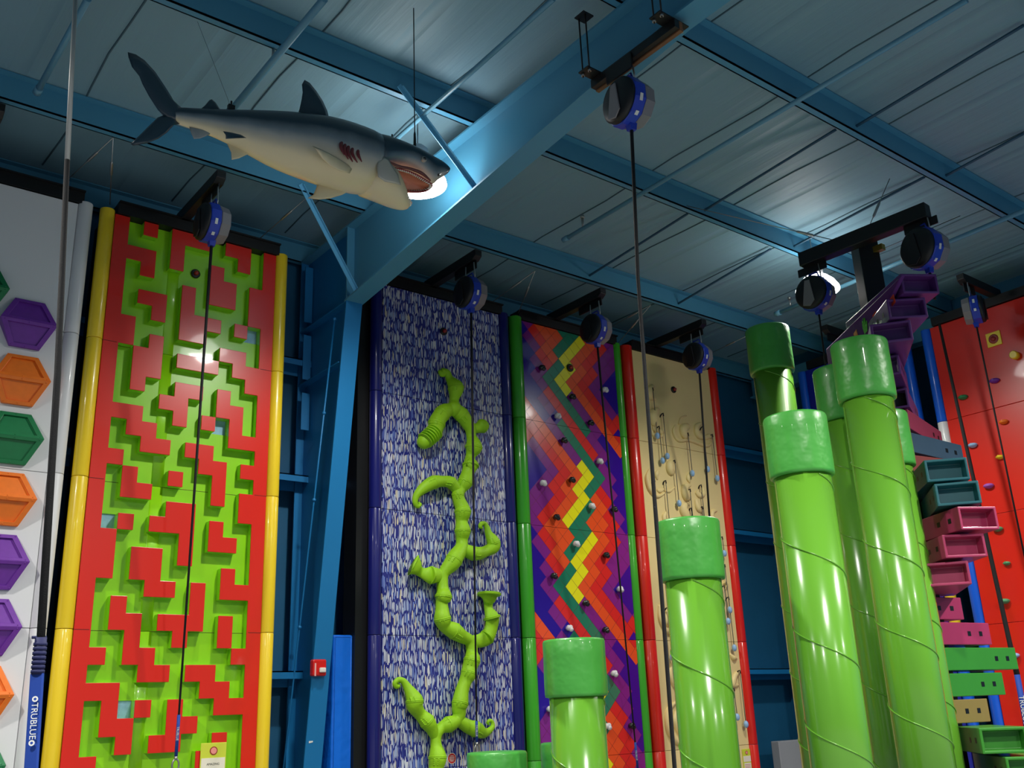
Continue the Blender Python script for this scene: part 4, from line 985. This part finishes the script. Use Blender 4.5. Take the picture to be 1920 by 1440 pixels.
# ================================================================ HIGH BAY LAMPS
GLOW = mat('lamp_acrylic_glow', (255, 255, 255), rough=.3, emit=16)
LBL = ['lit round high bay lamp behind the shark open mouth', 'lit round high bay lamp behind the left belay of the tower']
for i, (x, y, z) in enumerate(LAMPS[:2]):
    T = thing('high_bay_lamp', (x, y, z+EYE), LBL[i], 'lamp', 'high bay lamps'); zz = z+EYE
    def f(b):
        pr = [(.245, -.08), (.24, -.05), (.20, .02), (.14, .08), (.09, .10)]
        b.lathe(pr, (x, y, zz), n=40)
    g = one(f, 'glowing_shade', GLOW, parent=T)
    g.visible_shadow = True
    one(lambda b: b.lathe([(.085, .088), (.09, .10), (.09, .26), (.05, .30)], (x, y, zz), n=24), 'ballast_housing', mat('lamp_housing', (150, 152, 155), rough=.4), parent=T)
    one(lambda b: b.tube([(x, y, zz+.29), (x, y, ROOF)], .006, n=8), 'hanger', CHROME, parent=T)

# ================================================================ SHARK
YS = 5.0
def sk(x, y, Y=YS): return onY(200+x/2.743, 60+y/2.743, Y)
SH = thing('shark_model', sk(900, 600), 'life size shark model with open jaws hanging from the ceiling', 'shark model')
def shark_mat():
    m = bpy.data.materials.new('shark_skin'); m.use_nodes = True; nt = m.node_tree; b = nt.nodes['Principled BSDF']; L = nt.links.new
    b.inputs['Roughness'].default_value = .3; b.inputs['Coat Weight'].default_value = .3
    at = nt.nodes.new('ShaderNodeAttribute'); at.attribute_name = 'girth'
    tc = nt.nodes.new('ShaderNodeTexCoord'); n = nt.nodes.new('ShaderNodeTexNoise'); n.inputs['Scale'].default_value = 5; n.inputs['Detail'].default_value = 6; L(tc.outputs['Object'], n.inputs['Vector'])
    ad = nt.nodes.new('ShaderNodeMath'); ad.operation = 'MULTIPLY_ADD'; ad.inputs[1].default_value = .16; L(n.outputs['Fac'], ad.inputs[0]); L(at.outputs['Fac'], ad.inputs[2])
    rp = nt.nodes.new('ShaderNodeValToRGB'); e = rp.color_ramp.elements
    e[0].position = .20; e[0].color = (*srgb((226, 210, 170)), 1); e[1].position = .72; e[1].color = (*srgb((36, 58, 72)), 1)
    k = e.new(.45); k.color = (*srgb((178, 178, 172)), 1); k = e.new(.56); k.color = (*srgb((120, 134, 142)), 1)
    L(ad.outputs[0], rp.inputs[0]); L(rp.outputs[0], b.inputs['Base Color']); return m
SKIN = shark_mat()
# stations: crop pixel of the top and the bottom outline, half width factor
STN = [(322, 385, 345, 468, .45), (400, 390, 408, 487, .5), (480, 396, 500, 515, .6), (600, 402, 610, 560, .68), (720, 408, 720, 612, .74), (850, 415, 842, 678, .78), (980, 426, 960, 725, .8), (1120, 446, 1080, 765, .8), (1240, 480, 1180, 800, .8), (1340, 517, 1290, 822, .78), (1420, 548, 1370, 842, .76)]
def ring_pts(t, bt, wf, n=28, up=.5):
    t, bt = Vector(t), Vector(bt); c = (t+bt)/2; u = (t-bt)/2; hw = u.length*wf; out = []
    for j in range(n):
        a = 2*math.pi*j/n; ca, sa = math.cos(a), math.sin(a)
        out.append((c+u*(abs(ca)**.9*(1 if ca > 0 else -1))+Vector((0, 1, 0))*sa*hw, (ca+1)/2))
    return out
def loft(name, rings, mats, girths=None, parent=SH, subs=0, capA=True, capB=True):
    V = []; G = []; F = []; n = len(rings[0])
    for r in rings:
        for p, g in r: V.append(tuple(p)); G.append(g)
    for i in range(len(rings)-1):
        for j in range(n): jj = (j+1) % n; F.append((i*n+j, i*n+jj, (i+1)*n+jj, (i+1)*n+j))
    if capA: F.append(tuple(range(n))[::-1])
    if capB: F.append(tuple((len(rings)-1)*n+j for j in range(n)))
    me = bpy.data.meshes.new(name); me.from_pydata(V, [], F); me.materials.append(mats)
    at = me.attributes.new('girth', 'FLOAT', 'POINT'); at.data.foreach_set('value', G)
    me.polygons.foreach_set('use_smooth', [True]*len(F))
    import bmesh
    bm = bmesh.new(); bm.from_mesh(me); bmesh.ops.recalc_face_normals(bm, faces=bm.faces); bm.to_mesh(me); bm.free()
    o = bpy.data.objects.new(name, me); COL.objects.link(o); o.parent = parent; o.location = -Vector(parent.location)
    if subs: md = o.modifiers.new('s', 'SUBSURF'); md.levels = subs; md.render_levels = subs
    return o
# the whole body from tail root to behind the jaw, then upper head to the snout
rings = [ring_pts(sk(a, b_), sk(c_, d_), w_) for a, b_, c_, d_, w_ in STN]
HEAD = [(1500, 580, 1450, 690, .95), (1580, 607, 1530, 712, 1.0), (1650, 632, 1610, 728, 1.0), (1710, 660, 1680, 752, .95), (1750, 685, 1728, 748, .85), (1766, 702, 1752, 728, .7)]
# transition keeps the girth value (dark on top, pale below)
def ringh(t, bt, hw, n=28, gl=.35):
    t, bt = Vector(t), Vector(bt); c = (t+bt)/2; u = (t-bt)/2; out = []
    for j in range(n):
        a = 2*math.pi*j/n; ca, sa = math.cos(a), math.sin(a); out.append((c+u*ca+Vector((0, 1, 0))*sa*hw, gl+(1-gl)*(ca+1)/2))
    return out
px2m = (sk(1000, 500)-sk(1100, 500)).length/100
body = loft('body', rings, SKIN, subs=1)
HR = [(1330, 520, 1330, 760, 117, .42), (1420, 548, 1385, 722, 113, .42), (1500, 580, 1452, 705, 101, .36), (1580, 607, 1535, 722, 87, .30), (1640, 630, 1605, 752, 70, .26), (1672, 643, 1650, 790, 56, .22), (1692, 652, 1680, 786, 48, .22), (1712, 662, 1698, 762, 40, .26), (1735, 676, 1718, 750, 31, .30), (1755, 690, 1740, 738, 20, .4), (1768, 703, 1760, 722, 9, .6)]
hr = [ringh(sk(a, b_), sk(c_, d_), w_*px2m, gl=g_) for a, b_, c_, d_, w_, g_ in HR]
loft('upper_head', hr, SKIN, subs=1)
# lower jaw: a trough hanging open
jr = []
for (tx, ty, bx, by, hw, gt) in ((1330, 640, 1290, 822, 117, .5), (1430, 690, 1372, 846, 111, .36), (1478, 735, 1420, 868, 96, .25), (1512, 800, 1470, 892, 76, .18), (1535, 850, 1505, 908, 50, .15), (1553, 878, 1535, 914, 28, .12), (1558, 893, 1550, 910, 12, .1)):
    jr.append([(p, g*gt) for p, g in ringh(sk(tx, ty), sk(bx, by), hw*px2m, gl=0)])
loft('lower_jaw', jr, SKIN, subs=1)
MOUTH = mat('mouth_flesh', (255, 150, 112), rough=.4, noise=.12, nscale=8, coat=.3); GUM = mat('gum_red', (150, 44, 40), rough=.35, coat=.3); TOOTH = mat('teeth', (238, 234, 220), rough=.25)
def ell(cx, cy, rx, ry, rot, dy, n=28):
    o = []
    for k in range(n):
        a = 2*math.pi*k/n; x, y = rx*math.cos(a), ry*math.sin(a); c_, s_ = math.cos(rot), math.sin(rot)
        o.append((cx+x*c_-y*s_, cy+x*s_+y*c_))
    return [sk(x, y, YS+dy) for x, y in o]
# palate and throat
UP = [(1482, 700), (1520, 708), (1560, 720), (1600, 738), (1640, 762), (1672, 786), (1660, 806), (1635, 818), (1600, 822), (1560, 820), (1535, 812), (1515, 780), (1500, 745)]
def f(b):
    A = [sk(x, y, YS-.115*(1 if i < 6 else .6)) for i, (x, y) in enumerate(UP)]
    cc = sum(A, Vector())/len(A)+Vector((0, .05, .02)); n0 = len(b.v); b.v += [tuple(p) for p in A]+[tuple(cc)]; b.smooth = True
    for i in range(len(A)): b.face((n0+i, n0+(i+1) % len(A), n0+len(A)))
    n1 = len(b.v); B2 = [p+Vector((0, .03, .004)) for p in A]; b.v += [tuple(p) for p in B2]+[tuple(cc+Vector((0, .02, .004)))]
    for i in range(len(A)): b.face((n1+(i+1) % len(A), n1+i, n1+len(A))); b.face((n0+i, n1+i, n1+(i+1) % len(A), n0+(i+1) % len(A)))
one(f, 'mouth_lining', MOUTH, parent=SH)
lip = [sk(x, y, YS-.12*(1 if i < 6 else .6)) for i, (x, y) in enumerate(UP)]
P, R = smooth(lip+[lip[0]], [.007]*(len(lip)+1), 4)
one(lambda b: b.tube(P, R, n=8), 'gum_line', GUM, parent=SH)
def teeth(line, nt, size, dirv, inner):
    Q, _ = smooth(line, [.01]*len(line), 6); Ls = [0]
    for i in range(1, len(Q)): Ls.append(Ls[-1]+(Q[i]-Q[i-1]).length)
    def f(b):
        for k in range(nt):
            s_ = Ls[-1]*(k+.5)/nt; i = max(1, next(i for i, l in enumerate(Ls) if l >= s_)); t = (s_-Ls[i-1])/(Ls[i]-Ls[i-1]+1e-9); p = Q[i-1].lerp(Q[i], t)
            d = (inner-p).normalized() if inner is not None else Vector(dirv)
            d = (d+Vector(dirv)*.6).normalized(); b.lathe([(size*.42, -.003), (size*.38, size*.3), (.0008, size*1.2)], p, d, n=6)
    one(f, 'teeth', TOOTH, parent=SH)
mc = sk(1580, 775, YS-.05)
teeth(lip[:7], 22, .017, (0, -.2, -.8), mc); teeth(lip[6:]+[lip[0]], 18, .015, (0, -.3, .2), mc)
teeth([sk(1520, 815, YS-.09), sk(1540, 850, YS-.07), sk(1556, 880, YS-.02), sk(1560, 892, YS+.01)], 8, .024, (.6, -.1, .8), None)
P, R = smooth([sk(1440, 665, YS-.14), sk(1490, 740, YS-.12), sk(1525, 815, YS-.09), sk(1553, 875, YS-.03)], [.006, .009, .008, .006], 5)
one(lambda b: b.tube(P, R, n=8), 'gum_line', MOUTH, parent=SH)
P, R = smooth([sk(1440, 660, YS-.13), sk(1500, 690, YS-.13), sk(1560, 703, YS-.12), sk(1620, 727, YS-.11), sk(1665, 765, YS-.085)], [.004, .009, .010, .012, .006], 5)
one(lambda b: b.tube(P, R, n=8), 'upper_lip', mat('lip_dark_red', (120, 70, 66), rough=.4), parent=SH)
# cheek fold
def flatfin(name, outline, th, m, yo, girth, lean=None, tipy=0, root=None):
    """fin traced in the shark plane at depth offset yo; tipy lets the tip swing toward or away"""
    pts = []
    r0_, r1_ = root
    mx = max(((Vector(p)-Vector(r0_).lerp(Vector(r1_), .5)).length for p in outline))
    for p in outline:
        t = (Vector(p)-Vector(r0_).lerp(Vector(r1_), .5)).length/mx
        pts.append((p, t))
    C = sum((Vector(p) for p, _ in pts), Vector((0, 0)))/len(pts)
    V = []; F = []; G = []; n = len(pts)
    for s_ in (-1, 1):
        for k in (1.0, .78):
            for p, t in pts:
                q = C+(Vector(p)-C)*k; off = 0 if k == 1.0 else th*s_*(1-t*.6)
                V.append(tuple(sk(q.x, q.y, YS+yo+tipy*t+off))); G.append(girth if not callable(girth) else girth(p))
    F = []
    for i in range(n):
        j = (i+1) % n
        F.append((i, j, n+j, n+i)); F.append((2*n+j, 2*n+i, 3*n+i, 3*n+j)); F.append((i, 2*n+i, 2*n+j, j))
    F.append(tuple(n+i for i in range(n))); F.append(tuple(3*n+i for i in range(n))[::-1])
    me = bpy.data.meshes.new(name); me.from_pydata(V, [], F); me.materials.append(m); at = me.attributes.new('girth', 'FLOAT', 'POINT'); at.data.foreach_set('value', G)
    me.polygons.foreach_set('use_smooth', [True]*len(F))
    import bmesh
    bm = bmesh.new(); bm.from_mesh(me); bmesh.ops.remove_doubles(bm, verts=bm.verts, dist=1e-5); bmesh.ops.recalc_face_normals(bm, faces=bm.faces); bmesh.ops.triangulate(bm, faces=[f_ for f_ in bm.faces if len(f_.verts) > 4]); bm.to_mesh(me); bm.free()
    o = bpy.data.objects.new(name, me); COL.objects.link(o); o.parent = SH; o.location = -Vector(SH.location); return o
flatfin('dorsal_fin', [(980, 432), (992, 395), (1003, 345), (1008, 310), (1004, 270), (1018, 246), (1045, 262), (1080, 305), (1112, 355), (1135, 405), (1148, 460), (1060, 470)], .016, SKIN, 0, .95, root=((980, 440), (1148, 460)))
flatfin('rear_dorsal_fin', [(476, 402), (505, 378), (528, 350), (540, 346), (560, 362), (588, 405), (530, 415)], .010, SKIN, 0, .95, root=((476, 402), (588, 405)))
flatfin('tail_fin', [(392, 395), (345, 352), (300, 280), (250, 205), (195, 145), (150, 115), (108, 103), (112, 130), (130, 180), (168, 228), (185, 270), (220, 335), (262, 400), (290, 430), (340, 470), (400, 470)], .020, SKIN, 0, .95, root=((390, 395), (340, 470)))
flatfin('lower_tail_fin', [(300, 425), (262, 440), (220, 480), (170, 530), (122, 575), (135, 584), (200, 575), (265, 550), (310, 518), (350, 475), (385, 470), (350, 420)], .016, SKIN, 0, .78, root=((300, 425), (360, 470)))
flatfin('anal_fin', [(425, 488), (432, 515), (448, 550), (480, 548), (530, 527), (540, 505), (470, 495)], .009, SKIN, -.01, .42, root=((425, 488), (530, 520)))
flatfin('pelvic_fin', [(598, 510), (640, 516), (690, 528), (720, 545), (650, 548), (612, 550), (612, 530)], .009, SKIN, -.10, .66, root=((690, 530), (720, 545)), tipy=-.06)
flatfin('pelvic_fin', [(612, 560), (640, 620), (643, 658), (680, 650), (735, 625), (742, 600), (690, 570)], .010, SKIN, .02, .10, root=((612, 560), (740, 610)))
flatfin('pectoral_fin', [(1058, 586), (1090, 597), (1140, 620), (1200, 655), (1245, 685), (1262, 705), (1250, 728), (1205, 718), (1150, 690), (1105, 650), (1085, 620)], .016, SKIN, -.15, .15, root=((1250, 690), (1250, 728)), tipy=-.10)
flatfin('pectoral_fin', [(1085, 768), (1078, 800), (1062, 838), (1032, 855), (1090, 862), (1150, 856), (1210, 838), (1265, 808), (1230, 780), (1150, 770)], .016, SKIN, .06, .12, root=((1085, 768), (1265, 808)))
flatfin('cheek_fold', [(1388, 690), (1395, 660), (1425, 640), (1448, 648), (1470, 690), (1500, 735), (1515, 790), (1490, 782), (1430, 770), (1396, 745)], .014, SKIN, -.168, .33, root=((1388, 690), (1500, 790)))
def flank(x, y):
    for i in range(len(STN)-1):
        xa, xb = (STN[i][0]+STN[i][2])/2, (STN[i+1][0]+STN[i+1][2])/2
        if xa <= x <= xb or i == len(STN)-2:
            t = (x-xa)/(xb-xa); tp = STN[i][1]*(1-t)+STN[i+1][1]*t; bt = STN[i][3]*(1-t)+STN[i+1][3]*t; wf = STN[i][4]*(1-t)+STN[i+1][4]*t
            h = (bt-tp)/2; u = max(-.97, min(.97, (y-(tp+bt)/2)/h)); return -h*px2m*1.05*wf*math.sqrt(1-u*u)
for k, (x0, y0, x1, y1, x2, y2) in enumerate([(1225, 540, 1205, 585, 1222, 632), (1243, 545, 1222, 600, 1243, 655), (1262, 550, 1240, 610, 1265, 668), (1283, 555, 1262, 618, 1290, 672), (1305, 560, 1292, 620, 1312, 668)]):
    def yy(x, y): # sit on the flank
        return flank(x, y)-.012
    P, R = smooth([sk(x0, y0, YS+yy(x0, y0)), sk(x1, y1, YS+yy(x1, y1)), sk(x2, y2, YS+yy(x2, y2))], [.004, .013, .004], 6)
    one(lambda b: b.tube(P, R, n=8, flat=((0, 1, 0), .6)), 'gill_slit', mat('gill_red', (116, 44, 48), rough=.4), parent=SH)
ec = sk(1630, 655, YS-.113)
one(lambda b: b.ball(ec, .021), 'eye', mat('eye_rim', (150, 156, 150), rough=.3), parent=SH)
one(lambda b: b.ball(ec+Vector((0, -.010, 0)), .0145), 'pupil', mat('eye_black', (6, 6, 8), rough=.08, coat=1), parent=SH)
one(lambda b: b.ball(sk(1705, 735, YS-.055), .010), 'nostril', mat('nostril', (50, 40, 40)), parent=SH)
# its wires
for (a, c_, t) in ((( 640, 392), (530, 225), 'rear'), ((1468, 560), (1560, 470), 'middle')):
    p = sk(*a, YS)
    def f(b): b.box((p.x-.02, p.y-.012, p.z-.02), (p.x+.02, p.y+.012, p.z+.02)); b.tube([p, p+Vector((0, 0, .05))], .006, n=6)
    one(f, 'mounting_eye', BLACK, parent=SH)
cable(sk(640, 388), onZ(370, 40, PB), 'fine wire holding the shark near its tail', 0, r=.0015)
cable(sk(1470, 556), onZ(850, 165, PB), 'fine wire holding the shark behind its head', 0, r=.0018)
hp = sk(1585, 608); 
hk = thing('shark_hanger', hp, 'black hanger rod with a turnbuckle above the shark head', 'cable')
one(lambda b: b.tube([hp+Vector((0, 0, -.01)), Vector((hp.x, hp.y, PB+.06))], .004, n=8), 'rod', BLACK, parent=hk)
one(lambda b: b.tube([hp, hp+Vector((0, 0, .03)), hp+Vector((0, 0, .13)), hp+Vector((0, 0, .15))], [.012, .010, .008, .004], n=8), 'turnbuckle', BLACK, parent=hk)

# ================================================================ SMALLER THINGS
def mat_pad(x0, x1, y, th, h, lab, lean=.0):
    T = thing('crash_mat', ((x0+x1)/2, y, 0), lab, 'mat', 'blue mats standing on end')
    def f(b): b.hexa([(x0, y, 0), (x1, y, 0), (x1, y+th, 0), (x0, y+th, 0)], [(x0, y+lean, h), (x1, y+lean, h), (x1, y+th+lean, h), (x0, y+th+lean, h)])
    one(f, 'mat_cover', MATB, parent=T, bevel=.02, seg=3)
    one(lambda b: b.tube([(x0+.02, y+lean*.02-.001, .02), (x0+.02, y+lean-.001, h-.02), (x1-.02, y+lean-.001, h-.02), (x1-.02, y+lean*.02-.001, .02)], .004, n=6), 'piping', MATB, parent=T)
pa, pb_ = onY(632, 1190, 8.7), onY(662, 1192, 8.7); pc = onY(687, 1200, 8.75)
mat_pad(pa.x-.04, pb_.x, 8.70, .20, pa.z, 'tall bright blue folded mat standing beside the blue steel column')
mat_pad(pb_.x+.01, pc.x-.01, 8.82, .2, pc.z, 'second blue mat, between the first mat and the navy tube')
# fire alarm strobe on the column flange
q = onY(598, 1252, 8.60)
fa = thing('fire_alarm_strobe', q, 'red fire alarm strobe on the blue column', 'fire alarm')
one(lambda b: b.box((q.x-.07, q.y-.02, q.z-.075), (q.x+.07, q.y+.05, q.z+.075)), 'alarm_body', gloss('alarm_red', (214, 24, 20)), parent=fa, bevel=.015, seg=3)
one(lambda b: b.box((q.x-.055, q.y-.024, q.z-.075), (q.x-.04, q.y-.019, q.z+.04)), 'lettered_strip', mat('alarm_letter', (238, 170, 165)), parent=fa)
one(lambda b: b.box((q.x-.01, q.y-.045, q.z-.045), (q.x+.055, q.y-.019, q.z+.0)), 'strobe_lens', mat('lens', (235, 225, 215), rough=.1), parent=fa, bevel=.01)
for (x, y, w_, h_, t) in ((595, 1378, .055, .016, 'long torn strip of white tape low on the blue column'), (583, 1391, .02, .014, 'small scrap of white tape below the long strip on the column')):
    q = onY(x, y, 8.72)
    def f(b): b.hexa([(q.x-w_, q.y, q.z-h_*.8), (q.x+w_, q.y, q.z-h_*.3), (q.x+w_, q.y, q.z+h_), (q.x-w_, q.y, q.z+h_*.6)], [(q.x-w_, q.y+.002, q.z-h_*.8), (q.x+w_, q.y+.002, q.z-h_*.3), (q.x+w_, q.y+.002, q.z+h_), (q.x-w_, q.y+.002, q.z+h_*.6)])
    one(f, 'tape_scrap', LABEL, t, 'tape', loc=tuple(q))
# grey cabinet board at the lower back wall
a, c_ = onY(1455, 1390, 8.9), onY(1505, 1440, 8.9)
one(lambda b: b.box((a.x, 8.86, c_.z-.4), (c_.x+.1, 8.99, a.z)), 'electrical_box', mat('grey_box', (168, 170, 176), rough=.5), 'grey metal box on the back wall right of the cream wall', 'box', bevel=.01)
# notices
SGY = mat('notice_green', (206, 216, 60), rough=.5); SGW = mat('notice_white', (236, 230, 210), rough=.5); SGR = mat('notice_red', (200, 40, 40), rough=.5); SGK = mat('notice_ink', (40, 40, 36), rough=.6)
def notice(c, w_, h_, lab, title, nrm='y'):
    T = thing('notice_sign', c, lab, 'sign', 'climb notices')
    ax = Vector((1, 0, 0)) if nrm == 'y' else Vector((0, -1, 0)); nn = Vector((0, -1, 0)) if nrm == 'y' else Vector((-1, 0, 0)); U = Vector((0, 0, 1)); c = Vector(c)
    def rect(b, x0, x1, z0, z1, d0, d1):
        b.hexa([c+ax*x+U*z+nn*d0 for x, z in ((x0, z0), (x1, z0), (x1, z1), (x0, z1))], [c+ax*x+U*z+nn*d1 for x, z in ((x0, z0), (x1, z0), (x1, z1), (x0, z1))])
    one(lambda b: rect(b, -w_/2, w_/2, -h_/2, h_/2, 0, .008), 'sign_board', SGY, parent=T, bevel=.004)
    one(lambda b: rect(b, -w_*.46, w_*.46, -h_*.05, h_*.20, .008, .010), 'title_band', SGW, parent=T)
    one(lambda b: b.lathe([(w_*.15, .008), (w_*.15, .011)], c+U*h_*.34, nn, n=24), 'round_symbol', mat('symbol_brown', (150, 40, 30)), parent=T)
    one(lambda b: b.lathe([(w_*.115, .011), (w_*.115, .012)], c+U*h_*.34, nn, n=24), 'symbol_face', mat('notice_pink', (240, 150, 140)), parent=T)
    one(lambda b: rect(b, -w_*.42, w_*.42, -h_*.44, -h_*.10, .008, .010), 'text_panel', SGW, parent=T)
    def ln(b):
        for k in range(4): rect(b, -w_*.36, w_*(.34-.06*(k % 2)), -h_*(.17+.065*k)-.002, -h_*(.17+.065*k)+.002, .010, .011)
    one(ln, 'text_lines', SGR, parent=T)
    if title:
        M = Matrix(((ax.x, 0, nn.x, 0), (ax.y, 0, nn.y, 0), (0, 1, 0, 0), (0, 0, 0, 1)))
        text_obj(title, w_*.11, Matrix.Translation(c+nn*.0105+U*h_*.075)@M, SGK, T)
p = onY(400, 1440, PW-.03); notice((p.x, PW-.008, p.z), .225, .40, 'yellow green notice at the foot of the maze wall', 'AMAZING')
p = onY(1401, 1426, PW-.01); notice((p.x, PW-.004, p.z), .15, .27, 'yellow green notice at the lower right of the cream wall', None)
p = onX(1910, 1412, XR-.01); notice((XR-.004, p.y-.02, p.z), .26, .27, 'yellow green notice at the bottom of the red side wall', None, 'x')
# round sticker on the stroke wall
p = onY(847, 1422, PW)
T = thing('round_sticker', (p.x, PW, p.z), 'round red and white sticker beside the foot of the vine', 'sticker')
one(lambda b: b.lathe([(.052, 0), (.052, .003)], (p.x, PW, p.z), (0, -1, 0), n=32), 'sticker_rim', LABEL, parent=T)
one(lambda b: b.lathe([(.046, .003), (.046, .004)], (p.x, PW, p.z), (0, -1, 0), n=32), 'sticker_face', SGR, parent=T)
def f(b):
    for k, w_ in enumerate((.02, .03, .03, .03, .02)): b.box((p.x-w_, PW-.0055, p.z+.024-.012*k-.0025), (p.x+w_, PW-.004, p.z+.024-.012*k+.0025))
one(f, 'sticker_lettering', LABEL, parent=T)
